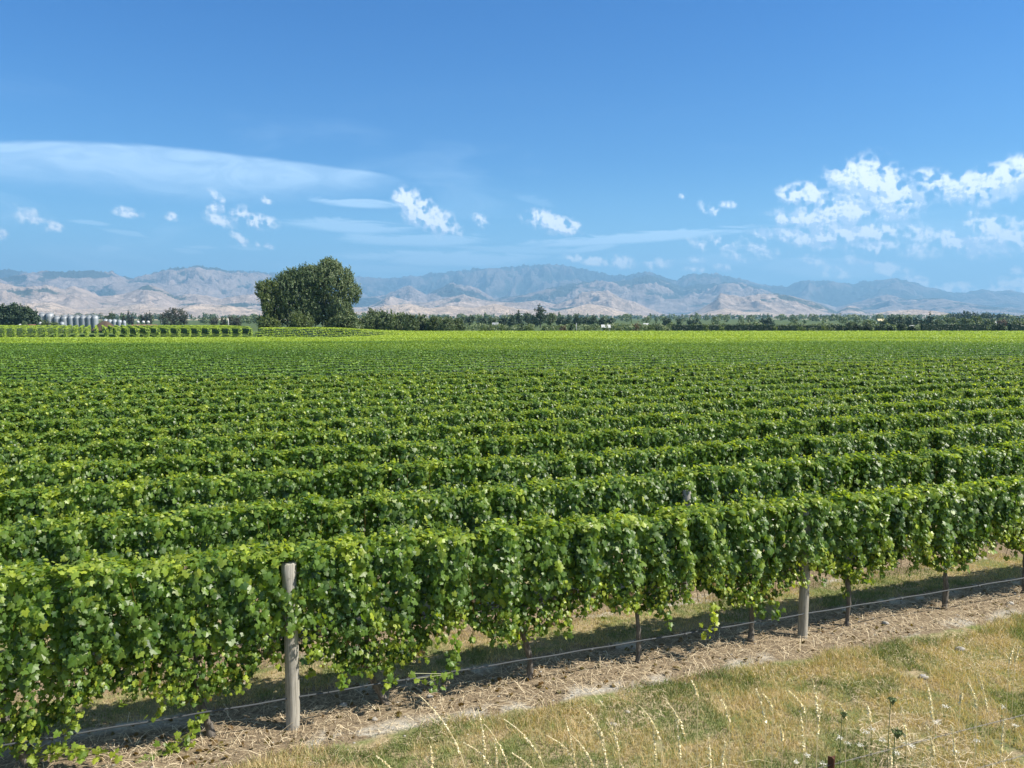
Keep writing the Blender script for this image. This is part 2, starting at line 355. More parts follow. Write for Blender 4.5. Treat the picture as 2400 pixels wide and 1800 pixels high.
def hill_mat(name, dry, veg, vegthr, seed, sc_=1.0):
    m, n = mat_new(name)
    geo = n.add('ShaderNodeNewGeometry'); p = geo.outputs['Position']
    a = n.add('ShaderNodeAttribute', attribute_name='leaf'); s = n.add('ShaderNodeSeparateColor'); n.l.new(a.outputs['Color'], s.inputs[0])
    q = n.v('ADD', p, (seed * 911.0, seed * 313.0, 0))
    n1 = n.noise(q, .0021 * sc_, 8, .72, .3); n2 = n.noise(q, .004 * sc_, 8, .7, .4)
    d = n.mix(n.mapr(n2, .3, .7), tuple(v * .6 for v in dry), tuple(min(1, v * 1.25) for v in dry))
    f = n.m('ADD', n.m('ADD', n.m('MULTIPLY', s.outputs[0], 1.0), n.m('MULTIPLY', n.m('SUBTRACT', n1, .5), 2.0)), n.m('MULTIPLY', n.m('SUBTRACT', n2, .5), 1.0))
    c = n.mix(n.mapr(f, vegthr, vegthr + .22), d, veg)
    finish(n, bsdf(n, c, .95, .1, bump(n, n2, .8, 160))); return m
def rng_hills(name, prof, D0, D1, D2, seed, mt, spur=.9, fx=3.2, amp=.25, shape=1.25, naz=1500, nd_=230, base=-3.0, fy=1.0, skyn=.012, veg_of=None, jag=.05):
    px = np.array([a for a, b in prof], float); py = np.array([b for a, b in prof], float)
    lo, hi = -900, 3300
    azs = np.linspace(azel(lo, 742)[0], azel(hi, 742)[0], naz)
    paz = np.array([azel(a, b)[0] for a, b in prof]); tel = np.array([math.tan(azel(a, b)[1]) for a, b in prof])
    crest_t = np.interp(azs, paz, tel)
    nz = Noise2(seed)
    # distance of the crest wanders
    Dc = D1 * (1 + .06 * np.sin(azs * 9 + seed) + .03 * np.sin(azs * 23 + 2 * seed))
    crest = np.maximum(crest_t * Dc + H - base, 0)
    t = np.linspace(0, 1.6, nd_)
    A, Tt = np.meshgrid(azs, t, indexing='ij')
    Dm = D0 + (Dc[:, None] - D0) * np.minimum(Tt, 1) + (D2 - D1) * np.maximum(Tt - 1, 0) / .6
    X_ = np.sin(A) * Dm; Y_ = np.cos(A) * Dm
    k = fx / 1000.0
    warp = nz(X_ * k * .5 + 5, Y_ * k * .5) - .5
    xr = X_ * k + 1.2 * warp; yr = Y_ * k * fy + 1.2 * (nz(X_ * k * .5 + 50, Y_ * k * .5 + 9) - .5)
    rd_ = ridged(nz, xr, yr)
    big = ridged(nz, X_ * k * .38 + 30 + warp, Y_ * k * .30 * fy + 11, 3)
    up = np.minimum(Tt, 1); e = up * (1 - up) * 4
    spv = (.55 * big + .45 * rd_)
    h = crest[:, None] * (up ** (shape + spur * 1.25 * (1 - spv * 1.5)))
    fine_ = ridged(nz, xr * 3.1 + 7, yr * 3.1, 5)
    h = h * (1 + amp * (rd_ - .45) * np.clip(e + .03, 0, 1) * 1.7 + .30 * (fine_ - .4) * np.clip(e * 2 + .04, 0, 1))
    h = h + crest[:, None] * skyn * 4 * (nz(X_ * k * 7, Y_ * k * 7) - .5) * up
    lim = crest[:, None] * (Dm / Dc[:, None]) * (1.0 - .10 * (1 - up)); h = np.where(Tt < 1, np.where(h > lim * .9, lim * .9 + (lim * .1) * np.tanh((h - lim * .9) / (lim * .1 + 1e-6)), h), h)
    h = h + crest[:, None] * jag * np.clip(up, 0, 1) ** 5 * (ridged(nz, A * 260 + 3, Tt * 6, 4) - .45)
    h = h * np.clip(1 - (np.maximum(Tt - 1, 0) / .6) ** 1.5, 0, 1)
    V = np.stack([X_, Y_, base + h - 2 * (Tt == 0)], -1)
    n1_, n2_ = naz, nd_
    i, j = np.meshgrid(np.arange(n1_ - 1), np.arange(n2_ - 1), indexing='ij'); b_ = (i * n2_ + j).ravel()
    Q = np.stack([b_, b_ + n2_, b_ + n2_ + 1, b_ + 1], -1)
    # vegetation lies in the gullies and higher up
    vg = np.clip(.95 - rd_ * 1.0 - fine_ * .5 + .38 * up, 0, 1) if veg_of is None else veg_of(A, up, rd_, Tt)
    at = np.stack([vg, up, np.zeros_like(vg)], -1).reshape(-1, 3)
    o = link(name, mesh_np(name, V.reshape(-1, 3), None, mt, at, Q, True)); tag(o, kind='structure'); return o
sk = [(-900, 560), (-500, 575), (-200, 566)] + [(x * S22, y * S22) for x, y in [(0,582),(20,581),(40,583),(75,592),(110,597),(145,590),(185,595),(215,590),(262,600),(290,600),(340,592),(400,590),(445,586),(480,588),(510,583),(560,586),(600,590),(680,594),(760,597),(800,598),(850,600),(900,595),(950,588),(1000,581),(1050,577),(1100,575),(1150,570),(1190,570),(1215,573),(1240,577),(1280,582),(1310,590),(1330,594),(1350,593),(1380,588),(1405,587),(1440,600),(1462,607),(1475,596),(1500,589),(1525,591),(1548,589),(1570,597),(1590,600),(1640,612),(1660,617),(1700,618),(1730,605),(1770,604),(1800,606),(1840,612),(1870,606),(1900,604),(1935,599),(1960,606),(2010,622),(2060,632),(2090,631),(2120,625),(2150,630),(2180,627),(2212,633)]] + [(2600, 690), (2900, 680), (3300, 700)]
midp = [(-900, 640), (-400, 620), (0, 650), (60, 640), (120, 636), (200, 632), (262, 634), (300, 652), (347, 642), (400, 628), (463, 622), (540, 634), (615, 640), (700, 668), (760, 690), (840, 700), (900, 692), (960, 668), (1000, 690), (1060, 660), (1120, 676), (1160, 700), (1230, 690), (1300, 672), (1364, 660), (1411, 657), (1450, 660), (1490, 650), (1518, 642), (1560, 656), (1600, 672), (1640, 666), (1672, 664), (1720, 660), (1781, 674), (1830, 690), (1900, 704), (1960, 720), (2020, 705), (2080, 690), (2130, 700), (2200, 698), (2280, 712), (2400, 728), (2700, 720), (3300, 730)]
frp = [(-900, 700), (-300, 670), (0, 662), (60, 672), (108, 668), (150, 676), (174, 669), (205, 682), (235, 694), (290, 690), (347, 668), (380, 678), (409, 692), (463, 688), (520, 700), (570, 692), (615, 684), (680, 700), (740, 712), (800, 722), (865, 718), (900, 700), (916, 694), (960, 706), (1000, 708), (1040, 700), (1086, 690), (1130, 702), (1162, 706), (1210, 708), (1259, 703), (1300, 712), (1340, 702), (1364, 684), (1400, 682), (1426, 680), (1460, 700), (1487, 706), (1520, 722), (1556, 738), (1600, 741), (1640, 725), (1672, 706), (1687, 688), (1712, 690), (1737, 696), (1774, 690), (1817, 688), (1860, 693), (1911, 709), (1962, 730), (1975, 722), (1987, 716), (2005, 718), (2030, 731), (2100, 735), (2200, 736), (2400, 738), (3300, 735)]
lowp = [(-900, 720), (0, 724), (60, 712), (120, 708), (180, 726), (260, 720), (330, 712), (400, 722), (470, 712), (560, 718), (640, 730), (760, 738), (860, 728), (900, 716), (960, 712), (1010, 722), (1060, 716), (1110, 722), (1160, 712), (1210, 722), (1290, 732), (1340, 722), (1380, 712), (1420, 718), (1470, 735), (1560, 742), (1640, 736), (1700, 722), (1740, 730), (1800, 732), (1900, 741), (2030, 739), (2080, 729), (2142, 725), (2190, 728), (2222, 734), (2260, 741), (2400, 743), (3300, 742)]
rng_hills('mountains', sk, 12500, 17500, 21000, 3, hill_mat('mountain_cover', (.19, .165, .15), (.05, .062, .05), .36, 3), spur=.9, fx=1.0, amp=.28, shape=1.0)
rng_hills('hills', midp, 9500, 12500, 14500, 5, hill_mat('scrub_hill_cover', (.36, .285, .24), (.06, .072, .055), .50, 5, 1.3), spur=1.0, fx=1.3, amp=.3, shape=.95)
rng_hills('foothills', frp, 6500, 8800, 10200, 9, hill_mat('dry_hill_cover', (.52, .40, .31), (.08, .088, .055), .76, 9, 1.7), spur=1.1, fx=1.9, amp=.3, shape=.9)
rng_hills('low_hills', lowp, 4700, 6000, 6900, 12, hill_mat('dry_low_hill_cover', (.64, .49, .36), (.09, .10, .05), 1.0, 12, 2.2), spur=1.0, fx=2.8, amp=.25, shape=.85)

# ------------------------------------------------------------------ materials of plants and things
M_VINE = leaf_mat('grape_leaf', [(.036, .090, .018), (.128, .222, .030), (.37, .44, .05)], trans=.45, rough=.42, spec=.55)
M_VCORE = leaf_mat('dark_vine_core', [(.02, .045, .010), (.03, .07, .014), (.05, .09, .02)], trans=0, rough=.7)
def wood_mat(name, a, b, sx=30, sz=3, rough=.85):
    m, n = mat_new(name); tcx = n.add('ShaderNodeTexCoord').outputs['Object']
    v = n.v('MULTIPLY', tcx, (sx, sx, sz)); f = n.noise(v, 1.0, 6, .7, .4); f2 = n.noise(tcx, 5, 4, .6)
    c = n.mix(n.mapr(f, .3, .7), a, b); c = n.mix(n.mapr(f2, .55, .75, 0, .45), c, tuple(x * .5 for x in a))
    finish(n, bsdf(n, c, rough, .2, bump(n, f, .8, .006))); return m
M_BARK = wood_mat('vine_bark', (.06, .055, .048), (.22, .20, .175), 40, 8)
M_POST = wood_mat('weathered_post_wood', (.20, .19, .165), (.42, .40, .35), 45, 2.2)
M_TRUNK = wood_mat('tree_bark', (.06, .05, .04), (.16, .13, .10), 3, .8)
def plain(name, col, rough=.5, metal=0, spec=.5, nscale=8, var=.25):
    m, n = mat_new(name); tcx = n.add('ShaderNodeTexCoord').outputs['Object']; f = n.noise(tcx, nscale, 5, .6)
    c = n.mix(f, tuple(x * (1 - var) for x in col), tuple(min(1, x * (1 + var)) for x in col))
    finish(n, bsdf(n, c, rough, spec, None, metal)); return m

# ------------------------------------------------------------------ grapevines
def vine_foliage(L, seed, dens=1.0, kind='vine', zscale=1.0, top=2.0, yel=.0, bottom=.45, sz=1.0, over=.12, back=True, arch=.40, clear=None, clrtop=True):
    g = np.random.default_rng(seed); acc = Acc()
    lx = sines(g, 5, 6, 22); lz = sines(g, 3, 2, 6); tx = sines(g, 4, 3, 14); bx = sines(g, 4, 4, 15); tone = sines(g, 4, 5, 13)
    hw = L / 2 + over
    def zb(x): return bottom + arch * np.minimum(np.abs(x) / (L / 2), 1.1) ** 1.4 + .055 * bx(x)
    def zT(x): return top + .035 * tx(x)
    def wid(x, z):
        t = (z - .4) / (top - .4); base = .125 + .085 * np.sin(np.clip(t, 0, 1) * 2.6 + .1)
        return np.maximum(base + .07 * lx(x + .12 * lz(z)) + .025 * np.sin(z * 17 + 5 * lz(z)), .06)
    def put(n_, face):
        x = g.uniform(-hw, hw, n_); a = zb(x); b_ = zT(x); z = a + (b_ - a) * g.random(n_)
        w_ = wid(x, z)
        if face == 'top':
            z = b_ + g.normal(0, .02, n_); y = g.uniform(-1, 1, n_) * w_ * .95
            nr = np.stack([g.normal(0, .45, n_), y * 1.8 + g.normal(0, .35, n_), np.full(n_, 1.0)], -1); tp = np.stack([g.normal(0, 1, n_), g.normal(-.2, 1, n_), np.full(n_, -.2)], -1)
        elif face == 'in':
            y = g.uniform(-.8, .8, n_) * w_
            nr = g.normal(0, 1, (n_, 3)) + np.array([0, -.6, .4]); tp = g.normal(0, .6, (n_, 3)) + np.array([0, 0, -1])
        else:
            s_ = -1 if face == 'front' else 1
            y = s_ * (w_ + g.normal(0, .035, n_))
            nr = np.stack([g.normal(0, .62, n_), np.full(n_, s_ * 1.0), g.normal(.45, .55, n_)], -1)
            tp = np.stack([g.normal(0, .55, n_), np.full(n_, s_ * .25), np.full(n_, -1.0)], -1)
        t = (z - a) / (b_ - a)
        size = (.048 + .072 * g.random(n_) ** 1.2) * (1 - .35 * (t < .35)) * (1 if face != 'top' else .85) * sz
        tint = (.35 if over < .11 else .34) + .14 * tone(x + z * .4) + g.normal(0, .15, n_) + (.30 if over < .11 else .22) * np.clip((t - .86) / .14, 0, 1) + yel * np.clip(.5 - t, 0, .5) * 2 * g.random(n_)  # paler tops: young leaves, with sunlit row tops also put into the tint
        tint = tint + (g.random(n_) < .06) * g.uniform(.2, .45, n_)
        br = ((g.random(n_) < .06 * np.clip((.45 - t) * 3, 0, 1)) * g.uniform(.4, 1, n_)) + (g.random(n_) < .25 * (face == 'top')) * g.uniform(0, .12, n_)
        if face == 'in': size *= 1.2; tint -= .2; z = a + (b_ - a) * g.random(n_) ** 1.5 * .95 + .03  # inner leaves darkened: shade of the gaps put into their tint
        if clear is not None and clear is not False:
            kp = ~((np.abs(x - clear) < .13) & (y < .02) & (((z > 1.62) & clrtop) | (z < (1.12 if clrtop else .95))) & (z < 1.95))
            x, y, z, nr, tp, size, tint, br = x[kp], y[kp], z[kp], nr[kp], tp[kp], size[kp], tint[kp], br[kp]; n_ = len(x)
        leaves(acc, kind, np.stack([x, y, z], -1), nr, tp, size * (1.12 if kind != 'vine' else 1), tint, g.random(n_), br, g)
    k = dens * (L + 2 * over) / 2.0
    put(int(1750 * k), 'front'); put(int(700 * k), 'back'); put(int(640 * k), 'top'); put(int(1050 * k), 'in')
    # young shoot tips above the trimmed top
    n_ = int(30 * k) if kind == 'vine' and clear is not False else int(8 * k)
    x = g.uniform(-hw, hw, n_); 
    for q in range(n_):
        hh = g.uniform(.03, .13); m_ = 4
        zz = zT(x[q]) + np.linspace(0, hh, m_); yy = g.normal(0, .1)
        leaves(acc, kind, np.stack([x[q] + g.normal(0, .02, m_), yy + g.normal(0, .02, m_), zz], -1), g.normal(0, 1, (m_, 3)) + [0, -.3, .6], g.normal(0, 1, (m_, 3)), np.linspace(.085, .04, m_) * sz, np.linspace(.6, .95, m_), g.random(m_), g.random(m_) * .25, g)
    # canes showing through
    if kind == 'vine':
        for q in range(int(9 * k)):
            x0_ = g.uniform(-hw, hw); z = np.linspace(.75, 1.9, 7); y0 = g.uniform(-.2, .2)
            acc.tube(np.stack([x0_ + np.cumsum(g.normal(0, .03, 7)), y0 + np.cumsum(g.normal(0, .02, 7)), z], -1), .004, 4, (.55, .5, .85), False)
    return acc
def shoot(acc, g, p0, path, nl, s0=.09, tint=.6, kind='vine'):
    """a hanging or creeping cane with its leaves"""
    pts = np.array(p0) + np.array(path, float); tt = np.linspace(0, 1, len(pts)); t2 = np.linspace(0, 1, 12)
    c = np.stack([np.interp(t2, tt, pts[:, k]) for k in range(3)], -1)
    acc.tube(c, .004, 4, (.7, .5, .4), False)
    q = np.sort(g.random(nl)); pp = np.stack([np.interp(q, tt, pts[:, k]) for k in range(3)], -1) + g.normal(0, .035, (nl, 3))
    leaves(acc, kind, pp, g.normal(0, .6, (nl, 3)) + [0, -.9, .6], g.normal(0, .6, (nl, 3)) + [0, -.2, -.9], s0 * g.uniform(.6, 1.15, nl), tint + g.normal(0, .12, nl), g.random(nl), np.zeros(nl), g)
def trunk_acc(g, lean=(0, 0), bend=0.0, r0=.034, h=1.0):
    a = Acc(); z = np.linspace(-.04, h, 12); t = (z + .04) / (h + .04)
    low = np.clip(1 - t / .5, 0, 1)
    x = lean[0] * low ** 1.2 + bend * np.sin(t * 6.3) + np.cumsum(g.normal(0, .004, 12)); y = lean[1] * low + np.cumsum(g.normal(0, .004, 12))
    r = r0 * (1.25 - .45 * t) * (1 + .12 * g.standard_normal(12)); r[0] *= 1.3
    a.tube(np.stack([x, y, z], -1), r, 10, rough=.07, r_=g)
    # the two arms laid along the fruiting wire
    for s_ in (-1, 1):
        q = np.linspace(0, 1, 7); a.tube(np.stack([x[-1] + s_ * q * .75, y[-1] + 0 * q, h - .02 + .06 * np.sin(q * 3)], -1), .014 * (1.2 - .5 * q), 6, rough=.1, r_=g)
    return a
rz = TH
def rowpt(k, t):           # point on row k (0 = front) at distance t along it, t=0 at the first post
    base = NN * (N1 + SP * k) + U * ((-2.4827) * U[0] + 8.339 * U[1]); p = base + U * t; return p
# front row: every vine shaped for itself
FR = [(-2.77, (.20, -.02), .02), (-.96, (.10, 0), .015), (.86, (.24, 0), .01), (2.84, (.06, .02), .045), (4.46, (.0, 0), .012), (6.28, (-.02, 0), .01), (8.02, (-.02, 0), .012), (9.95, (.02, 0), .01), (11.72, (.0, 0), .012), (13.5, (0, 0), .01)]
FL = ['grapevine at the far left of the front row, leaves reaching nearly to the soil',
      'front row grapevine just left of the bare wooden post, leafy sucker at its foot',
      'front row grapevine just right of the nearest wooden post, trunk slanting sharply to the ground',
      'front row grapevine with the curved S-shaped trunk above the dead twigs',
      'front row grapevine on a straight dark trunk, yellow shoot hanging to its right',
      'front row grapevine just left of the half hidden second post, foliage hanging low',
      'front row grapevine just right of the half hidden second post, thin straight trunk',
      'front row grapevine near the right edge with thin yellowing lower leaves',
      'grapevine cut by the right edge of the photo in the front row',
      'grapevine beyond the right edge at the end of the front row']
ts = [a for a, _, _ in FR]
BOT = [.28, .46, .44, .58, .70, .55, .70, .70, .72, .7]
for q, (t, lean, bend) in enumerate(FR):
    left = ts[q - 1] if q else t - 1.8; right = ts[q + 1] if q < len(FR) - 1 else t + 1.8
    L = (right - left) / 2; mid = ((left + t) / 2 + (t + right) / 2) / 2
    g = np.random.default_rng(100 + q)
    p = rowpt(0, mid)
    o = thing('grapevine', FL[q], 'grapevine', (p[0], p[1], float(zt(p[0], p[1]))), rz, 'grapevines of the front row')
    top = 2.04 - .008 * (t + 3)
    pc = [pt_ - mid for pt_ in (0.0, 7.10) if abs(pt_ - mid) < L / 2 + .2]
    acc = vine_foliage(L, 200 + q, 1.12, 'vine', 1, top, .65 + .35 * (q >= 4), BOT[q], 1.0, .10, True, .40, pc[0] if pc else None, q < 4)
    dx = t - mid
    # hanging canes along the lower edge
    for e in range(7):
        x_ = g.uniform(-L / 2, L / 2); hh = g.uniform(.10, .30)
        if pc and abs(x_ - pc[0]) < .15: continue
        shoot(acc, g, (x_, g.uniform(-.26, .1), BOT[q] + .06 + .46 * (abs(x_) / (L / 2)) ** 1.4), [(0, 0, 0), (g.normal(0, .05), -.04, -hh / 2), (g.normal(0, .08), -.05, -hh)], int(hh * 60), .085, .5 + g.uniform(-.1, .25))
    link('foliage', acc.mesh('vine_foliage', M_VINE), o)
    link('trunk', trunk_acc(g, lean, bend, .036 if q < 4 else .032).mesh('vine_trunk', M_BARK, True), o, (dx, 0, 0))
    sh = None
    if q == 0:
        sh = Acc()
        for e in range(5): shoot(sh, g, (dx + .2, -.1, .12), [(0, 0, 0), (.15 + .1 * e, -.05 * e, .10 + .05 * g.random()), (.28 + .14 * e, -.1 - .04 * e, .10 * g.random())], 13, .085, .72)
        nm = 'sucker_shoot'
    if q == 1:
        sh = Acc()
        for e in range(4): shoot(sh, g, (dx + .02, -.08, .33), [(0, 0, 0), (-.1, -.08, -.15), (-.20 - .08 * e, -.16, -.27), (-.48 - .06 * e, -.22, -.29)], 14, .08, .68)
        nm = 'sucker_shoot'
    if q == 3:
        sh = Acc()
        for e in range(4): shoot(sh, g, (-L / 2 + .05, -.1, .75), [(0, 0, 0), (-.04, -.12, -.2), (-.1, -.14, -.38), (-.32 - .1 * e, -.2, -.5 + .08 * e)], 15, .085, .52)
        nm = 'hanging_shoot'
    if q == 5:
        sh = Acc()
        for e in range(3): shoot(sh, g, (-L / 2 + .1, -.2, .75), [(0, 0, 0), (.02, -.08, -.18), (-.02 - .1 * e, -.1, -.42)], 12, .085, .95)
        nm = 'hanging_shoot'
    if sh: link(nm, sh.mesh(nm, M_VINE), o)
# the rows behind: one vine of each kind is built, then copied
protos = []
for v in range(8):
    g = np.random.default_rng(300 + v)
    protos.append((vine_foliage(1.79, 320 + v, 1.0, 'vine' if v < 4 else 'mid', 1, 2.0, .3, .45, 1.0 if v < 4 else .92, .12, True, .4, None if v < 4 else False).mesh('vine_foliage', M_VINE),
                   trunk_acc(g, (g.normal(0, .06), 0), .015).mesh('vine_trunk', M_BARK, True)))
ORD = ['front', 'second', 'third', 'fourth', 'fifth', 'sixth', 'seventh', 'eighth', 'ninth', 'tenth', 'eleventh', 'twelfth', 'thirteenth', 'fourteenth', 'fifteenth', 'sixteenth', 'seventeenth', 'eighteenth']
g = np.random.default_rng(41); count = len(FR) - 1; K = 1; first = {}
def infov(p, m=1.2): return p[1] > 0 and abs(p[0]) < .667 * p[1] + m
while True:
    tsr = [a for a in np.arange(-60, 90) * 1.79 + (K * .61) % 1.79 if infov(rowpt(K, a), 1.0)]
    if count + len(tsr) > 298: break
    for t in tsr:
        p = rowpt(K, t); v = int(g.integers(0, 4)) if K < 6 else int(g.integers(4, 8))
        key = (v,)
        loc = (p[0], p[1], float(zt(p[0], p[1]))); rr = rz + (math.pi if g.random() < .5 else 0)
        if key not in first:
            o = thing('grapevine', 'x', 'grapevine', loc, rr)
            link('foliage', protos[v][0], o); link('trunk', protos[v][1], o); first[key] = o
        else:
            src = first[key]; o = src.copy(); COL.objects.link(o); o.location = loc; o.rotation_euler = (0, 0, rr)
            for ch in src.children:
                c_ = ch.copy(); COL.objects.link(c_); c_.parent = o
        o.scale = (1, g.uniform(.92, 1.12), g.uniform(.985, 1.015))
        tag(o, 'leafy grapevine within the %s trellised row counted back from the camera' % ORD[K], 'grapevine', 'grapevines of the %s row' % ORD[K])
        count += 1
    K += 1
print('vines', count, 'rows', K)
# the rest of the vineyard, beyond counting
def row_cards(acc, p0, p1, dist, g, tintf, hgt=2.0, hw=.27, dens=1.0, szf=1.0, zlo=.95):
    """leaf masses of one stretch of row"""
    p0 = np.array(p0, float); p1 = np.array(p1, float); L = np.linalg.norm(p1 - p0)
    if L < .5: return
    u = (p1 - p0) / L; n_ = np.array([-u[1], u[0]])
    sz = max(.115, dist * .0017) * szf; per = dens * 3.4 * 2.3 / (sz * sz) * .30; N = int(L * per) + 1
    s_ = g.uniform(0, L, N); k = g.random(N)
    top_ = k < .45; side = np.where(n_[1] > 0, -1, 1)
    lat = np.where(top_, g.uniform(-1, 1, N) * hw, np.where(g.random(N) < .82, side, -side) * (hw + g.normal(0, .05, N)))
    rough_ = g.normal(0, .045, N) + .05 * np.sin(s_ * 3.4 + g.uniform(0, 6)) * np.sin(s_ * 1.3)
    z = np.where(top_, hgt + rough_ * .35, hgt - .05 - (hgt - zlo) * g.random(N) ** 1.3)
    xy = p0 + np.outer(s_, u) + lat[:, None] * n_
    nrm = np.where(top_[:, None], g.normal(0, .36, (N, 3)) + [0, 0, 1], g.normal(0, .45, (N, 3)) + np.append(n_, 0) * np.sign(lat)[:, None] + [0, 0, .35])
    tip = g.normal(0, .7, (N, 3)) + [0, 0, -.8]
    zz = zt(xy[:, 0], xy[:, 1]) + z
    leaves(acc, 'low', np.column_stack([xy, zz]), nrm, tip, sz * g.uniform(.6, 1.2, N), tintf(xy, N) + np.where(top_, .13, -.13), g.random(N), np.zeros(N), g)  # sunlit tops and shaded sides of the rows put into the leaf tint
def row_core(acc, p0, p1, hgt=1.88, hw=.2, step=4.0):  # added solid filler inside far rows, coloured dark in place of inner shade
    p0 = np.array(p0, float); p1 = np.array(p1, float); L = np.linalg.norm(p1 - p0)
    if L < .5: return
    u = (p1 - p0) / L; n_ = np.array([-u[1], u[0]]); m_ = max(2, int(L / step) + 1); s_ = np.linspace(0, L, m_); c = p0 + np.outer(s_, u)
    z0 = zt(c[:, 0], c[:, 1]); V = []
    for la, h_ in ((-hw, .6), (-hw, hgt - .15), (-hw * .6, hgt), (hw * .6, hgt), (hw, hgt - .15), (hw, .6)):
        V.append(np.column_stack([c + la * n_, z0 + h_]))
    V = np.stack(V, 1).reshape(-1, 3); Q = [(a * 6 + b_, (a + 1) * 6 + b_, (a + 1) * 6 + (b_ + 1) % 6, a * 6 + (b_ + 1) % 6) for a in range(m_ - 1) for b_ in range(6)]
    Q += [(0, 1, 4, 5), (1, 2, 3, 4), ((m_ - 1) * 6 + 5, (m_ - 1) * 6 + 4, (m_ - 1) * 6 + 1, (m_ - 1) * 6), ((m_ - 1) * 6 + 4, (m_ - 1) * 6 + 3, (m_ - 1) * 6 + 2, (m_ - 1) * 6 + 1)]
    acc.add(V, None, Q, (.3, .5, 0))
tn = Noise2(77)
def ymax(x, y):
    r_ = x / np.maximum(y, 1e-6); return np.interp(r_, [-1, -.335, -.325, -.12, 1], [171, 171, 198, 250, 252])
def field_tint(xy, N, top_=None):
    d = xy[:, 1]; nn_ = tn(xy[:, 0] * .05, xy[:, 1] * .09) - .5
    yl = sstep(d + 30 * nn_, 62, 135)
    return .40 + .48 * yl + .22 * nn_ + .07 * rng.standard_normal(N)
cards, cores = Acc(), Acc(); g = np.random.default_rng(5)
kk = K
while True:
    n0 = N1 + SP * kk
    if n0 > 330: break
    tt = np.arange(-260, 420, 1.0); pp = np.array([rowpt(kk, a) for a in tt])
    ok = (pp[:, 1] > 5) & (np.abs(pp[:, 0]) < .70 * pp[:, 1] + 2) & (pp[:, 1] < ymax(pp[:, 0], pp[:, 1]))
    idx = np.where(ok)[0]
    if len(idx) > 3:
        runs = np.split(idx, np.where(np.diff(idx) > 1)[0] + 1)
        for r_ in runs:
            a = r_[0]
            while a < r_[-1]:
                b_ = min(a + 12, r_[-1]); pa, pb = pp[a], pp[b_]
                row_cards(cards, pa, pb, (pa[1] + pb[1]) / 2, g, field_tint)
                a = b_
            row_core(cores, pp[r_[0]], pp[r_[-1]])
    kk += 1
# block on the left whose rows run away from the camera
vx = (228 - 1200) / F
for q in range(-16, 60):
    for (ya, yb) in ((180, 212), (243, 300)):
        xa = vx * 180 + q * 2.4
        pa = np.array([xa + vx * (ya - 180), ya]); pb = np.array([xa + vx * (yb - 180), yb])
        if pa[0] / pa[1] > -.335 or pa[0] / pa[1] < -.78: continue
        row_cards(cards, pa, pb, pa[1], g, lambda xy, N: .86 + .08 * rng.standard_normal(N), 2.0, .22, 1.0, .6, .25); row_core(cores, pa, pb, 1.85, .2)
        ne = 110; xe = pa[0] + g.uniform(-.42, .42, ne); ye = pa[1] + g.uniform(-.3, .5, ne); ze = zt(xe, ye) + g.uniform(.15, 2.0, ne)
        leaves(cards, 'low', np.column_stack([xe, ye, ze]), g.normal(0, .4, (ne, 3)) + [.4, -1, .4], g.normal(0, .7, (ne, 3)) + [0, 0, -.6], .2 * g.uniform(.7, 1.3, ne), .85 + .1 * g.standard_normal(ne), g.random(ne), np.zeros(ne), g)
M_FARV = leaf_mat('far_grape_leaf', [(.034, .085, .018), (.118, .215, .03), (.34, .44, .05)], trans=.28, rough=.5, spec=.4)
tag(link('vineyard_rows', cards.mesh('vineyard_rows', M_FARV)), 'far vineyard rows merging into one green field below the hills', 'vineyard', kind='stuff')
tag(link('vine_row_core', cores.mesh('vine_row_core', M_VCORE)), 'dark solid core added inside the far vineyard rows', 'vineyard', kind='stuff')

# ------------------------------------------------------------------ posts, pipe, wires
def post(label, t, k=0, r=.068, h=1.9, off=0.0, seed=1):
    g = np.random.default_rng(seed); p = rowpt(k, t) + NN * off; a = Acc()
    z = np.concatenate([[-.1], np.linspace(0, h - .012, 9), [h]]); rr = np.full(len(z), r) * (1 + .012 * g.standard_normal(len(z))); rr[-1] = r * .93
    a.tube(np.stack([.006 * np.sin(z * 2), 0 * z, z], -1), rr, 20, rough=.006, r_=g)
    o = thing('wooden_post', label, 'post', (p[0], p[1], float(zt(p[0], p[1]))), rz)
    link('post_shaft', a.mesh('post_shaft', M_POST, True), o)
    b = Acc()
    for zz in (.95, 1.35, 1.75):
        q = np.linspace(0, math.pi, 6); b.tube(np.stack([.012 * np.cos(q), -r - .012 * np.sin(q), zz + 0 * q], -1), .002, 5)
    link('staple', b.mesh('staple', M_STEEL), o); return o
M_STEEL = plain('galvanised_steel', (.42, .42, .41), .4, .7, .5, 20, .2)
post('nearest bare grey wooden post standing in front of the front vine row', 0.0, off=-.115, seed=3, r=.078)
post('second grey wooden post in the front row, its middle hidden by leaves', 7.10, off=-.10, seed=4)
post('grey post top showing among the leaves of the second vine row', 5.55 + .9, 1, off=-.22, seed=5, h=1.76)
M_PIPE = plain('black_drip_pipe', (.05, .058, .065), .75, 0, .6, 4, .3)
a = Acc(); tt = np.arange(-9, 18, .12); pts = []
for t in tt:
    p = rowpt(0, t) + NN * (-.15); sag = .02 * math.sin(t * 3.5) ** 2
    pts.append((p[0], p[1], .355 - sag * .35))
a.tube(pts, .010, 8)
pipe = thing('drip_pipe', 'thin grey irrigation pipe strung low along the whole front vine row', 'irrigation pipe')
link('pipe', a.mesh('pipe', M_PIPE, True), pipe)
M_WHITE = plain('white_plastic', (.5, .5, .48), .5)
for t in (-2.2, 1.3, 3.7, 5.1, 8.9, 10.5):
    b = Acc(); p = rowpt(0, t) + NN * (-.15); z0 = .345
    b.tube([(p[0] - U[0] * .02, p[1] - U[1] * .02, z0), (p[0] + U[0] * .02, p[1] + U[1] * .02, z0)], .016, 8)
    link('dripper', b.mesh('dripper', M_WHITE if t == -2.2 else M_PIPE, True), pipe)
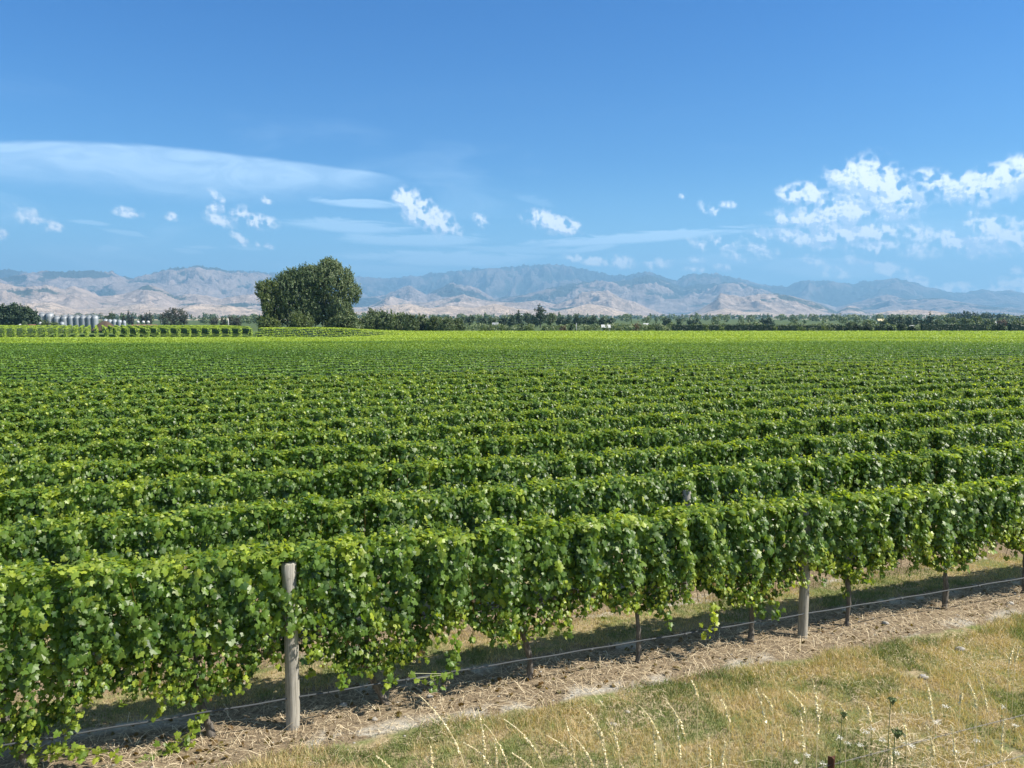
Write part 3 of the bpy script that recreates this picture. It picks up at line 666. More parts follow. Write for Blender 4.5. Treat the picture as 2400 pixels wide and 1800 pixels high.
wires = thing('trellis_wire', 'fine steel trellis wires threaded through the front row canopy', 'wire')
for zz in (.95, 1.35, 1.75):
    b = Acc(); b.tube([(*(rowpt(0, t) + NN * -.05), zz + float(zt(*rowpt(0, t)))) for t in np.arange(-9, 18, 1.0)], .0016, 5); link('strand', b.mesh('strand', M_STEEL), wires)
# roadside fence on the bank
NF = 3.95
def fpt(t): return NN * NF + U * t
t0 = float(np.dot(np.array([2.19, 5.0]), U))
fz = 1.55
M_RUST = plain('rusty_steel', (.13, .06, .035), .8, .3, .4, 30, .5)
p = fpt(t0); a = Acc(); zg = float(zt(*p))
for ang in (0, 2.09, 4.19):
    c_, s_ = math.cos(ang), math.sin(ang); tcs = .0035
    q = np.array([(0, -tcs), (.028, -tcs), (.028, tcs), (0, tcs)]); q = np.stack([q[:, 0] * c_ - q[:, 1] * s_, q[:, 0] * s_ + q[:, 1] * c_], -1)
    V = np.vstack([np.column_stack([q, np.full(4, -.3)]), np.column_stack([q, np.full(4, fz - zg + .055)])])
    a.add(V, None, [(0, 1, 2, 3), (4, 7, 6, 5), (0, 4, 5, 1), (1, 5, 6, 2), (2, 6, 7, 3), (3, 7, 4, 0)])
o = thing('fence_stake', 'rusty brown steel stake top holding the roadside fence wire', 'fence stake', (p[0], p[1], zg), .6)
link('stake_shaft', a.mesh('stake_shaft', M_RUST), o)
M_WIRE = plain('old_fence_wire', (.20, .19, .17), .5, .5, .4, 40, .3)
for nm, zz, lab in (('barbed_wire', fz, 'upper twisted barbed wire running past the rusty stake in the bottom right corner'), ('barbed_wire', fz - .33, 'lower barbed wire just showing at the bottom right corner')):
    b = Acc(); barb = Acc(); s_ = np.arange(-2, 11, .012)
    for ph in (0, math.pi):
        q = s_ / .055 * 2 * math.pi / 1.0 * .5 + ph; c = np.array([fpt(t0 + e) for e in s_]); r_ = .0028
        z = zz + .012 * np.sin(s_ * .9)
        b.tube(np.column_stack([c[:, 0] + NN[0] * r_ * np.cos(q), c[:, 1] + NN[1] * r_ * np.cos(q), z + r_ * np.sin(q)]), .0015, 5)
    for e in np.arange(-1.9, 10.9, .14):
        c = fpt(t0 + e); z = zz + .012 * math.sin(e * .9)
        for d in ((.010, .014), (-.010, .014), (.006, -.014)):
            barb.tube([(c[0] - U[0] * d[0], c[1] - U[1] * d[0], z - d[1]), (c[0] + U[0] * d[0], c[1] + U[1] * d[0], z + d[1])], [.0016, .0006], 4)
    o = thing(nm, lab, 'barbed wire'); link('twisted_strand', b.mesh('twisted_strand', M_WIRE, True), o); link('barbs', barb.mesh('barbs', M_WIRE), o)['kind'] = 'stuff'

# ------------------------------------------------------------------ grass, straw and stones of the foreground
M_GRASS = leaf_mat('grass_blade', [(.07, .12, .03), (.22, .26, .09), (.58, .45, .27)], brown=(.50, .40, .22), trans=.25, rough=.6, spec=.3)
M_STRAW = leaf_mat('dry_straw', [(.22, .155, .09), (.52, .41, .26), (.80, .68, .46)], trans=0, rough=.7, spec=.3)
gp = Noise2(21)
def patch(x, y):    # 0 green .. 1 tan
    f_ = gp(x * 1.1 + 3, y * 1.1) * .5 + gp(x * 2.7, y * 2.7 + 5) * .3 + gp(x * 7, y * 7) * .2; return sstep(f_, .31, .52)
def blades(acc, x, y, h, wdt, lean, tint, brown, g):
    N = len(x); z = zt(x, y); a = g.uniform(0, 6.28, N); b_ = g.uniform(0, 6.28, N)
    dx, dy = np.cos(a) * wdt, np.sin(a) * wdt; ox, oy = np.cos(b_) * h * lean, np.sin(b_) * h * lean
    V = np.stack([np.stack([x - dx, y - dy, z - .005], -1), np.stack([x + dx, y + dy, z - .005], -1),
                  np.stack([x + ox * .35 + dx * .7, y + oy * .35 + dy * .7, z + h * .55], -1), np.stack([x + ox * .35 - dx * .7, y + oy * .35 - dy * .7, z + h * .55], -1),
                  np.stack([x + ox, y + oy, z + h], -1)], 1)
    o_ = (np.arange(N) * 5)[:, None]
    acc.add(V.reshape(-1, 3), np.array([[3, 2, 4]]) + o_, np.array([[0, 1, 2, 3]]) + o_, np.repeat(np.stack([np.clip(tint, 0, 1), g.random(N), np.clip(brown, 0, 1)], -1), 5, 0))
def region(N, nlo, nhi, g, tlo=-9, thi=14):
    t = g.uniform(tlo, thi, N); n_ = g.uniform(nlo, nhi, N); p = np.outer(t, U) + np.outer(n_, NN)
    ok = (p[:, 1] > 1.5) & (np.abs(p[:, 0]) < .70 * p[:, 1] + .6); p = p[ok]; return p[:, 0], p[:, 1], n_[ok]
g = np.random.default_rng(61); ga = Acc()
def grass_zone(N, lo, hi, hmin, hmax, bias=0.0, w=.0035):
    x, y, n_ = region(N, lo, hi, g); pt = np.clip(patch(x, y) + bias + g.normal(0, .22, len(x)), 0, 1)
    bare = gp(x * 1.9 + 40, y * 1.9); edge_ = 8.05 + .22 * (gp(x * 1.3, y * 1.3 + 9) - .5) * 2
    keep = (bare > .08) & ((n_ < edge_ + .05 * g.standard_normal(len(x))) | (n_ > 9.35))
    x, y, pt = x[keep], y[keep], pt[keep]; h = g.uniform(hmin, hmax, len(x)) * (.6 + .8 * gp(x * 2, y * 2))
    blades(ga, x, y, h, w, g.uniform(.2, 1.3, len(x)), .15 + .78 * pt, (g.random(len(x)) < .1) * .8, g)
grass_zone(230000, 4.6, 8.25, .02, .075)
grass_zone(26000, 4.6, 7.9, .06, .13, .15)
grass_zone(9000, 7.7, 8.15, .05, .10, -.35)
grass_zone(45000, 9.3, 10.5, .02, .06, -.05)
grass_zone(45000, 3.4, 4.9, .06, .20, -.05)
grass_zone(12000, 2.8, 3.9, .10, .30, -.1)
grass_zone(5000, 3.2, 4.6, .22, .42, .35, .0025)
tag(link('grass', ga.mesh('grass', M_GRASS)), 'short dry and green grass in front of and between the vine rows', 'grass', kind='stuff')
sa = Acc()
def straws(N, lo, hi, lmin, lmax, lift=.02, tmin=.2, keepf=None):
    x, y, n_ = region(N, lo, hi, g)
    if keepf is not None:
        k = keepf(x, y); x, y = x[k], y[k]
    N = len(x); L = g.uniform(lmin, lmax, N); a = g.uniform(0, 6.28, N); z = zt(x, y) + g.uniform(.003, lift, N); wd = .0022
    d = np.stack([np.cos(a), np.sin(a), g.normal(0, .16, N)], -1); s_ = np.stack([-np.sin(a), np.cos(a), 0 * a], -1) * wd; c = np.stack([x, y, z], -1)
    bend = np.stack([0 * a, 0 * a, L * g.uniform(0, .12, N)], -1)
    V = np.stack([c - d * L[:, None] / 2 - s_, c - d * L[:, None] / 2 + s_, c + s_ + bend, c - s_ + bend, c + d * L[:, None] / 2 + s_ * .5, c + d * L[:, None] / 2 - s_ * .5], 1)
    o_ = (np.arange(N) * 6)[:, None]
    Q = np.concatenate([np.array([[0, 1, 2, 3]]) + o_, np.array([[3, 2, 4, 5]]) + o_])
    sa.add(V.reshape(-1, 3), None, Q, np.repeat(np.stack([g.uniform(tmin, 1, N), g.random(N), 0 * L], -1), 6, 0))
straws(11000, 8.1, 9.3, .04, .16, .05, 0)
straws(900, 8.1, 9.3, .15, .38, .07, .5)
straws(5000, 10.5, 11.3, .05, .16, .05, 0)
straws(30000, 3.6, 7.95, .03, .12, .05, .3, lambda x, y: gp(x * .9 + 70, y * .9) > .5)
straws(2500, 4.2, 6.4, .12, .35, .12, .5, lambda x, y: gp(x * .9 + 70, y * .9) > .45)
tag(link('straw', sa.mesh('straw', M_STRAW)), 'dry straw and mulch scattered under the front vines', 'straw', kind='stuff')
# dead leaves and twigs
da = Acc(); x, y, n_ = region(650, 8.15, 9.3, g); N = len(x)
leaves(da, 'mid', np.stack([x, y, zt(x, y) + g.uniform(.01, .04, N)], -1), g.normal(0, .5, (N, 3)) + [0, 0, 1], g.normal(0, 1, (N, 3)), g.uniform(.03, .08, N), g.random(N) * .3, g.random(N), g.uniform(.7, 1, N), g)
tag(link('dead_leaves', da.mesh('dead_leaves', M_VINE)), 'curled brown fallen vine leaves on the soil under the front row', 'leaves', kind='stuff')
# stones
def stone(g, r):
    th = np.linspace(0, math.pi, 7); ph = np.arange(9) * 2 * math.pi / 9; V = [(0, 0, 1)]; 
    for a_ in th[1:-1]:
        for b_ in ph: V.append((math.sin(a_) * math.cos(b_), math.sin(a_) * math.sin(b_), math.cos(a_)))
    V.append((0, 0, -1)); V = np.array(V) * (1 + .12 * g.standard_normal((len(V), 1))) * np.array([1, g.uniform(.6, .9), g.uniform(.45, .6)]) * r
    T = [(0, 1 + q, 1 + (q + 1) % 9) for q in range(9)]; Q = [(1 + r_ * 9 + q, 1 + (r_ + 1) * 9 + q, 1 + (r_ + 1) * 9 + (q + 1) % 9, 1 + r_ * 9 + (q + 1) % 9) for r_ in range(4) for q in range(9)]
    e = len(V) - 1; T += [(e, 1 + 36 + (q + 1) % 9, 1 + 36 + q) for q in range(9)]
    return V, T, Q
M_STONE = plain('river_stone', (.34, .32, .285), .8, 0, .3, 20, .35)
SL = [(805, 1655, .055, 'grey blue rounded stone left of the slanting vine trunk'), (877, 1688, .038, 'small white pebble below the slanting vine trunk'), (1008, 1634, .04, 'flat grey stone on the straw right of the slanting vine trunk'),
      (1470, 1671, .04, 'pale flat stone in the tan grass below the curved trunk'), (1438, 1700, .045, 'low pale stone half sunk in the grass among the seed heads'), (2368, 1416, .06, 'bright white stone on the straw at the right edge'),
      (2250, 1524, .075, 'long flat pale stone in the green grass towards the right'), (2165, 1590, .06, 'pale stone in the straw left of the tall bent grass stems'), (2200, 1694, .05, 'white stone beside the barbed wire near the bottom right'), (2075, 1462, .05, 'light brown stone at the edge of the straw strip')]
def gpt(px, py):
    r_ = ray(px, py); D = 1.0
    for D in np.arange(2, 40, .01):
        p = np.array([0, 0, H]) + r_ * (D / r_[1])
        if p[2] <= float(zt(p[0], p[1])): break
    return p
for px, py, r_, lab in SL:
    p = gpt(px, py); V, T, Q = stone(g, r_); a = Acc(); a.add(V, T, Q)
    tag(link('stone', a.mesh('stone', M_STONE, True), None, (p[0], p[1], p[2] + .01)), lab, 'stone', 'stones lying on the grass')
pe = Acc()
x, y, n_ = region(500, 7.8, 9.2, g)
for q in range(len(x)):
    V, T, Q = stone(g, g.uniform(.006, .02)); pe.add(V + [x[q], y[q], float(zt(x[q], y[q]))], T, Q)
tag(link('gravel', pe.mesh('gravel', M_STONE, True)), 'small pale gravel in the bare soil beside the front row', 'gravel', kind='stuff')
# tall dry grass stems with seed heads (px of head tip, bend)
HD = [(981,1629,1090,1800),(1120,1663,1138,1785),(1180,1685,1275,1800),(1135,1697,1200,1830),(1085,1741,1150,1800),(1000,1773,1020,1830),(1010,1750,1012,1800),(1325,1690,1350,1815),(1281,1724,1350,1790),
      (1340,1724,1395,1815),(1370,1662,1418,1750),(1422,1685,1452,1775),(1497,1653,1550,1750),(1560,1642,1610,1745),(1585,1687,1595,1800),(1400,1712,1425,1815),(1620,1595,1636,1642),(1690,1640,1710,1700),(1771,1614,1795,1710),(1785,1625,1812,1670),
      (1846,1619,1890,1680),(1903,1590,1917,1700),(1925,1640,1915,1740),(1875,1665,1884,1780),(1829,1700,1834,1745),(1960,1645,1985,1690),(2171,1600,2185,1700),(2171,1700,2190,1790),(2272,1535,2312,1660),(2277,1560,2318,1690),
      (2268,1600,2290,1670),(2256,1625,2250,1655),(2380,1505,2364,1565),(2392,1515,2378,1560),(2355,1680,2345,1780),(1200,1766,1260,1830),(880,1772,930,1830),(1158,1731,1165,1800),(1660,1720,1665,1820),(2080,1720,2090,1810),
      (1700,1740,1690,1830),(2030,1650,2040,1700),(2110,1650,2125,1760),(2230,1700,2238,1790),(1455,1790,1470,1850),(1530,1700,1537,1800)]
M_SEED = leaf_mat('seed_head', [(.34, .27, .13), (.76, .66, .42), (.85, .78, .56)], trans=.15, rough=.6)
# nearest vine-field landmarks to name each stem by
def region_name(px, py):
    return 'left end of the seed-head fringe' if px < 1050 else None
for q, (hx, hy, bx_, by_) in enumerate(HD):
    D = 4.9 if hx < 1700 else 4.6
    if hy < 1580: D = 6.2
    # stem is rooted on the ground beneath its lower end
    lowp_ = P(bx_, by_, D); tip_ = P(hx, hy, D); zg = float(zt(lowp_[0], D)); base_ = np.array([lowp_[0] + .02, D + .02, zg])
    midp_ = lowp_ * .6 + tip_ * .4; midp_[0] -= 0
    t = np.linspace(0, 1, 14)[:, None]
    # quadratic path base -> low -> tip with arching head
    ctrl = np.array([lowp_[0], D, max(tip_[2], lowp_[2] + .05)])
    low2 = base_ * (1 - t) ** 2 + 2 * t * (1 - t) * np.array([lowp_[0], D, (zg + lowp_[2]) / 2 + .02]) + t * t * lowp_
    c1 = lowp_ * .45 + tip_ * .55; c1[0] = lowp_[0] * .75 + tip_[0] * .25; c1[2] += .02
    up2 = lowp_ * (1 - t) ** 2 + 2 * t * (1 - t) * c1 + t * t * tip_
    path = np.vstack([low2, up2[1:]])
    o = thing('dry_grass_stem', 'x', 'grass stem', tuple(base_), 0, 'tall dry grass stems in the foreground')
    a = Acc(); a.tube(path - base_, .0023, 5, (.5, .5, 0)); link('stalk', a.mesh('stalk', M_SEED), o)
    b = Acc(); hp = up2[2:]; nh = 80; tq = np.linspace(0, 1, nh); c = np.stack([np.interp(tq, np.linspace(0, 1, len(hp)), hp[:, k]) for k in range(3)], -1)
    dirn = unit(np.gradient(c, axis=0)); c = c + g.normal(0, .0028, (nh, 3))
    sz_ = .019 * (1.15 - .7 * tq)
    leaves(b, 'tuft', c - base_, g.normal(0, 1, (nh, 3)), dirn + g.normal(0, .35, (nh, 3)), sz_, g.uniform(.4, 1, nh), g.random(nh), 0 * tq, g)
    link('seed_head', b.mesh('seed_head', M_SEED), o)
    side_ = 'left half' if hx < 1200 else 'right half'
    o['label'] = ''
    o['px'] = 0
    del o['px']
    HD[q] = (hx, hy, o)
# labels of the stems: each by its place along the fringe
order = sorted(range(len(HD)), key=lambda e: HD[e][0]); ordn = lambda n_: '%d%s' % (n_, {1: 'st', 2: 'nd', 3: 'rd'}.get(n_ % 10 if n_ not in (11, 12, 13) else 0, 'th'))
for r_, e in enumerate(order):
    hx, hy, o = HD[e]
    if r_ < len(order) / 2: o['label'] = 'arching dry grass stem with pale seed head, %s from the left of the fringe' % ordn(r_ + 1)
    else: o['label'] = 'dry grass stem with pale seed head, %s from the right edge of the photo' % ordn(len(order) - r_)
# wild carrot heads (closed green umbels) and white yarrow heads on the bank
M_UMB = leaf_mat('umbel_green', [(.06, .10, .03), (.13, .17, .06), (.2, .23, .09)], trans=.1, rough=.7)
M_YAR = leaf_mat('yarrow_white', [(.45, .42, .34), (.62, .60, .52), (.78, .77, .72)], trans=.1, rough=.7)
def umbel(px, py, D, r_, label, white=False):
    if white:
        r0_ = ray(px, py)
        for D in np.arange(3.2, 9, .02):
            tp_ = np.array([0, 0, H]) + r0_ * (D / r0_[1])
            if tp_[2] - float(zt(tp_[0], D)) < .24: break
    tip_ = P(px, py, D); zg = float(zt(tip_[0] + .0, D)); base_ = np.array([tip_[0] - .02, D, zg]); r_ = r_ * (D / 4.3 if white else 1); o = thing('wild_carrot' if not white else 'yarrow_flower', label, 'wild flower', tuple(base_), 0, None)
    a = Acc(); t = np.linspace(0, 1, 9); pth = np.stack([base_[0] + (tip_[0] - base_[0]) * t + .01 * np.sin(t * 5), D + 0 * t, zg + (tip_[2] - zg) * t], -1) - base_; a.tube(pth, .0018, 5, (.5, .5, 0))
    if white:
        for e in range(4):
            q = g.uniform(.1, .6); leaves(a, 'tuft', pth[int(q * 8)][None] + 0, g.normal(0, 1, (1, 3)), g.normal(0, 1, (1, 3)), np.array([.035]), np.array([.8]), np.array([.5]), np.array([0.]), g)
    link('stem', a.mesh('stem', M_UMB), o)
    b = Acc(); top_ = tip_ - base_
    if not white:
        for e in range(26):
            an = e * 2.4; rr = r_ * math.sqrt((e + 1) / 26); v = np.array([math.cos(an) * rr, math.sin(an) * rr, .012 - .010 * (1 - rr / r_)])
            b.tube([top_ - [0, 0, r_ * 1.1], top_ - [0, 0, r_ * .4] + v * .7, top_ + v], [.0008, .0012, .0022], 4)
            leaves(b, 'low', (top_ + v)[None] + g.normal(0, .002, (4, 3)), g.normal(0, 1, (4, 3)), g.normal(0, 1, (4, 3)), np.full(4, .009), g.random(4), g.random(4), np.zeros(4), g)
    else:
        N = 45; v = g.normal(0, 1, (N, 3)) * [r_ * .42, r_ * .42, r_ * .12]
        leaves(b, 'low', top_ + v, g.normal(0, .4, (N, 3)) + [0, -.2, 1], g.normal(0, 1, (N, 3)), np.full(N, .010), g.random(N), g.random(N), np.zeros(N), g)
    link('flower_head', b.mesh('flower_head', M_UMB if not white else M_YAR), o)
umbel(1978, 1678, 3.6, .014, 'small dark green closed umbel left of the white flowers'); umbel(2092, 1644, 3.6, .017, 'highest dark green closed umbel above the barbed wire'); umbel(2103, 1720, 3.2, .022, 'largest green cup-shaped umbel standing above the barbed wire')
YL = [(1968, 1728), (1985, 1741), (2016, 1745), (2070, 1735), (2100, 1765), (2125, 1742), (2138, 1748), (1865, 1785), (1893, 1770), (2030, 1715), (2045, 1708), (2350, 1655), (2195, 1693), (2215, 1655), (2380, 1700), (1930, 1790), (2240, 1760), (2290, 1735)]
ys = sorted(YL)
for r_, (px, py) in enumerate(ys): umbel(px, py, 4.3, .022, 'small white yarrow head above the grass, %s of the white flowers from the left' % ordn(r_ + 1), True)

# ------------------------------------------------------------------ trees
def tree_acc(lobes, ncard, size, g, kind='low', upward=0.0, tint0=.45, tvar=.12, fill=.3, tuft=2.0):
    """foliage as sprays: many short leafy twigs that stand off the lobes of the crown"""
    acc = Acc(); L = np.array(lobes, float); vol = (L[:, 3] * L[:, 4] * L[:, 5]) ** (2 / 3); pr = vol / vol.sum()
    per = 12; nt_ = max(20, ncard // per)
    ci = g.choice(len(L), nt_, p=pr); d = unit(g.normal(0, 1, (nt_, 3))); r_ = np.where(g.random(nt_) < fill, g.uniform(.3, .8, nt_), g.uniform(.66, .86, nt_))
    lump = 1 + .10 * np.sin(d[:, 0] * 7 + ci) * np.sin(d[:, 2] * 8 + ci * 2) + .07 * np.sin(d[:, 1] * 13 + d[:, 2] * 11)
    c = L[ci, :3] + d * L[ci, 3:6] * (r_ * lump)[:, None]
    axis = unit(d + [0, 0, .25 + upward] + g.normal(0, .25, (nt_, 3))); ln = size * tuft * g.uniform(.6, 1.5, nt_)
    tt_ = .38 * g.normal(0, 1, nt_) * tvar * 2 + .13 * np.sin(c[:, 0] * 1.3 + ci * 3) * np.sin(c[:, 2] * 1.2 + c[:, 1])
    k = np.repeat(np.arange(nt_), per); q = np.tile(np.linspace(0, 1, per), nt_); N = len(k)
    p = c[k] + axis[k] * (ln[k] * q)[:, None] + g.normal(0, 1, (N, 3)) * (size * .42 * (1.25 - q))[:, None]
    keep = p[:, 2] > .05; p, k, q = p[keep], k[keep], q[keep]; N = len(p)
    nr = unit(d[k]) * .8 + g.normal(0, .65, (N, 3)); tp = axis[k] + g.normal(0, .5, (N, 3)) + ([0, 0, 0] if upward else [0, 0, -.5])
    leaves(acc, kind, p, nr, tp, size * g.uniform(.55, 1.1, N) * (1.15 - .45 * q), tint0 + tt_[k] + .10 * q + g.normal(0, tvar * .6, N), g.random(N), np.zeros(N), g); return acc
def trunk_tree(h, r0, g, limbs=4, spread=1.5):
    a = Acc(); z = np.linspace(-.3, h, 7); a.tube(np.stack([.1 * np.sin(z), .1 * np.cos(z), z], -1), r0 * (1.2 - .75 * (z + .3) / (h + .3)), 8, rough=.04, r_=g)
    for e in range(limbs):
        an = e * 6.28 / limbs + g.random(); zz = h * g.uniform(.45, .8); t = np.linspace(0, 1, 5)
        a.tube(np.stack([np.cos(an) * spread * t, np.sin(an) * spread * t, zz + (h * .5) * t ** 1.2], -1), r0 * .45 * (1.1 - .8 * t), 6)
    return a
TC = dict(
 olive=leaf_mat('poplar_leaf', [(.036, .070, .026), (.105, .150, .058), (.23, .27, .13)], trans=.22, rough=.5),
 willow=leaf_mat('willow_leaf', [(.035, .06, .016), (.085, .125, .035), (.17, .21, .075)], trans=.3, rough=.5),
 dark=leaf_mat('conifer_needles', [(.022, .048, .022), (.048, .085, .04), (.09, .13, .06)], trans=.05, rough=.6),
 bush=leaf_mat('bush_leaf', [(.042, .07, .026), (.095, .135, .05), (.19, .23, .10)], trans=.2, rough=.55),
 grey=leaf_mat('gum_leaf', [(.035, .045, .035), (.07, .08, .055), (.13, .13, .09)], trans=.1, rough=.55),
 hedge=leaf_mat('hedge_leaf', [(.010, .028, .010), (.022, .05, .016), (.055, .10, .03)], trans=.1, rough=.6),
 red=leaf_mat('rusty_leaf', [(.07, .04, .02), (.12, .08, .04), (.18, .13, .07)], trans=.1, rough=.6))
def gbase(px, D):
    x = (px - 1200) / F * D * math.cos(PITCH); return np.array([x, D, float(zt(x, D))])
def zpy(py, D, px=1200): return P(px, py, D)[2]
def tree(name, label, px, D, top, lobes_fn, mat, ncard, size, trunk=(3, .3), up=0.0, tint0=.45, group=None, seed=0, cat='tree', kind='low', fill=.3, limbs=4, spread=1.5):
    g = np.random.default_rng(900 + seed); b = gbase(px, D); h = zpy(top, D, px) - b[2]
    o = thing(name, label, cat, tuple(b), 0, group)
    lob = lobes_fn(h, g)
    link('crown', tree_acc(lob, ncard, size, g, kind, up, tint0, .12, fill).mesh('crown', TC[mat]), o)
    if trunk: link('trunk', trunk_tree(min(trunk[0], h * .7), trunk[1], g, limbs, spread).mesh('trunk', M_TRUNK, True), o)
    return o
def dome(wid, cnt=9, low=.25, topj=.12):
    def f_(h, g):
        out = [(0, 0, h * .5, wid * .42, wid * .36, h * .44)]
        for e in range(cnt):
            an = g.uniform(0, 6.28); rr = wid * .5 * g.uniform(.4, .72); z = h * g.uniform(low, .72); s_ = wid * g.uniform(.16, .26)
            out.append((math.cos(an) * rr, math.sin(an) * rr * .8, z, s_, s_, min(s_ * 1.2, h - z)))
        for e in range(cnt // 2):
            x_ = wid * g.uniform(-.28, .28); s_ = wid * .14; out.append((x_, g.normal(0, .5), h * g.uniform(.78, .9) - abs(x_) * .2, s_, s_, h * .13))
        return out
    return f_
def spire(wid):
    def f_(h, g): return [(0, 0, h * (.18 + .8 * t), wid * .5 * (1 - t * .85), wid * .5 * (1 - t * .85), h * .12) for t in np.linspace(0, 1, 7)]
    return f_
# the big clump left of centre
DB = 205; mpp = DB / F
def px2x(px): return (px - 1200) / F * DB
def clump_lobes(pts, base_px, b):
    """pts: (px, py, rpx, rz_px) in the clump's picture measures at its own distance -> real lobes"""
    out = []
    for q, (px, py, rx_, rz_) in enumerate(pts):
        w_ = P(px, py, DB) - b; dy = (q * 37 % 11 - 5) * .25; out.append((w_[0], dy, w_[2], rx_ * mpp, max(rx_ * mpp * .8, 2.0), rz_ * mpp))
    return out
def big(name, label, pts, mat, n_, size, up, tint0, seed, trunk, yoff=0.0):
    g = np.random.default_rng(seed); bpx = np.mean([p_[0] for p_ in pts]); b = gbase(bpx, DB)
    lob = [(x_, y_ + 0, z_, a_, b__, c__) for x_, y_, z_, a_, b__, c__ in clump_lobes(pts, bpx, b)]
    o = thing(name, label, 'tree', (b[0], b[1] + yoff, b[2]), 0, None)
    link('crown', tree_acc(lob, n_, size, g, 'tuft' if up else 'low', up, tint0, .13, .22).mesh('crown', TC[mat]), o)
    link('trunk', trunk_tree(*trunk, g, 6, 3.0).mesh('trunk', M_TRUNK, True), o); return o
big('poplar_tree', 'tallest bushy tree of the big clump, grey green with a pointed tufted crown', [(775,668,48,52),(765,640,34,28),(795,650,34,30),(752,655,30,28),(815,690,26,38),(828,688,15,22),(790,720,38,34),(740,690,34,40),(738,642,24,18),(722,640,18,14),(770,745,40,30),(730,735,34,34),(800,750,34,28),(766,620,20,14),(784,625,17,12),(768,619,11,9)], 'olive', 38000, .50, 1.6, .55, 31, (8, .6), 1.0)
big('poplar_tree', 'broad dark tree in the middle of the big clump', [(692,700,50,58),(668,690,34,40),(700,660,40,26),(672,668,26,22),(720,668,34,30),(650,720,30,40),(700,745,50,32),(735,720,34,42),(690,642,26,12),(722,648,30,24),(745,650,24,24),(735,672,26,34),(712,700,34,40),(672,652,22,12)], 'olive', 36000, .50, 1.4, .34, 32, (7, .6), -1.0)
big('willow_tree', 'slender light green tree on the left flank of the big clump', [(635,690,14,24),(643,715,16,26),(648,740,18,24),(630,676,10,12),(648,675,16,16),(632,755,18,16)], 'willow', 7000, .5, 1.0, .62, 33, (4, .3), -5.0)
big('willow_bush', 'low light green bush at the left foot of the big clump', [(648,758,17,16),(660,762,14,12),(640,765,12,10)], 'willow', 3500, .42, 0, .6, 34, (1.5, .15), -7.0)
big('willow_bush', 'pale silvery sapling growing out of the dark middle of the clump', [(720,752,12,20),(738,758,14,16),(705,745,8,14),(726,768,16,8)], 'willow', 3000, .42, 1.0, .58, 35, (1.5, .12), -7.5)
big('dark_bush', 'dark rounded bush behind the left foot of the big clump', [(620,752,15,16),(632,752,14,14)], 'dark', 2500, .5, 0, .4, 36, (1, .2), 4.0)
big('leafy_bush', 'spreading bush at the right foot of the tallest clump tree', [(815,758,24,18),(840,768,22,10),(795,765,22,14),(825,745,22,16)], 'bush', 6000, .45, 0, .5, 37, (1.5, .2), -5.0)
# bush line to the right of the clump
BL = [(858,737,40),(880,724,44),(905,727,46),(935,733,46),(962,735,44),(990,738,44),(1018,740,40),(1045,744,36),(1072,746,32),(870,745,30),(1000,752,28)]
for q, (px, tp, wd) in enumerate(BL):
    D = 262 + (q * 7) % 12; tree('bushy_tree', 'rounded bushy tree, %s from the big clump in the tree line to its right' % ordn(q + 1) if q < 9 else ('low bush squeezed against the right side of the big clump' if q == 9 else 'low bush in front of the middle of the tree line'), px, D, tp, dome(wd * D / F, 7), 'bush', 3800, .5, (2, .25), 0, .4 + .04 * (q % 4), 'tree line right of the big clump', 60 + q)
# dark conifers at the far left
CL = [(-12,715,40),(8,716,44),(32,712,36),(50,716,30),(66,722,26),(80,731,22)]
CN = ['dark conifer cut by the left edge of the photo', 'broad dark conifer second from the left edge', 'tallest dark conifer of the left stand', 'dark conifer just right of the tallest in the left stand', 'rounded dark conifer near the right end of the left stand', 'lowest dark conifer at the right end beside the tanks']
for q, (px, tp, wd) in enumerate(CL): tree('conifer_tree', CN[q], px, 330, tp, dome(wd * 330 / F, 9, .15), 'dark', 6000, .65, (3, .4), .8, .4, 'dark conifers left of the silver tanks', 80 + q)
tree('dark_tree', 'dark round tree behind the brown earth mound', 262, 380, 734, dome(28 * 380 / F, 6, .35), 'dark', 2500, .5, (3, .3), 0, .5, None, 90)
def gum(h, g):
    out = []
    for (x_, z_, r_) in ((-5.2, .52, 1.6), (-3.4, .72, 1.7), (-1.6, .88, 2.2), (.6, .9, 2.2), (2.8, .86, 1.9), (4.4, .72, 1.6), (4.6, .5, 1.5), (-1.8, .45, 3.0), (1.6, .42, 3.0), (-.2, .62, 2.2), (3.2, .5, 1.8)):
        out.append((x_ * 1.25, g.normal(0, .8), h * z_, r_ * 1.2, r_ * 1.1, h * .11 if z_ > .6 else h * .3))
    return out
tree('gum_tree', 'wide open-crowned gum tree standing alone left of the big clump', 407, 400, 724, gum, 'grey', 5200, .52, (5, .4), 0, .4, None, 91, limbs=7, spread=5)
tree('round_tree', 'dense round grey green tree on the plain between the gum tree and the big clump', 556, 380, 743, dome(20 * 380 / F, 6, .3), 'grey', 1800, .5, (1.5, .2), 0, .3, None, 92)
for q, (px, tp, wd, lab) in enumerate([(502, 741, 18, 'small grey tree left of the white pole'), (523, 742, 16, 'dark small tree just left of the white pole'), (541, 738, 10, 'thin tree just right of the white pole'), (104, 752, 16, 'green bush between the first two silver tanks'), (128, 756, 16, 'green bush under the fourth silver tank'), (56, 755, 14, 'low shrub before the dark conifers')]):
    tree('small_tree', lab, px, 390 if q < 3 else 318, tp, dome(wd * 390 / F, 5, .3), 'grey' if q < 3 else 'bush', 900, .5, (1.2, .15), 0, .45, None, 100 + q)
for q, px in enumerate([301, 309, 334, 343, 352, 289]):
    tree('lombardy_poplar', 'narrow upright poplar, %s from the left beyond the small tanks' % ordn([2, 3, 4, 5, 6, 1][q]), px, 620, [733, 738, 738, 734, 734, 741][q], spire(7 * 620 / F * .8), 'grey', 700, .8, (3, .25), 1.0, .35, 'narrow poplars beyond the small tanks', 110 + q)
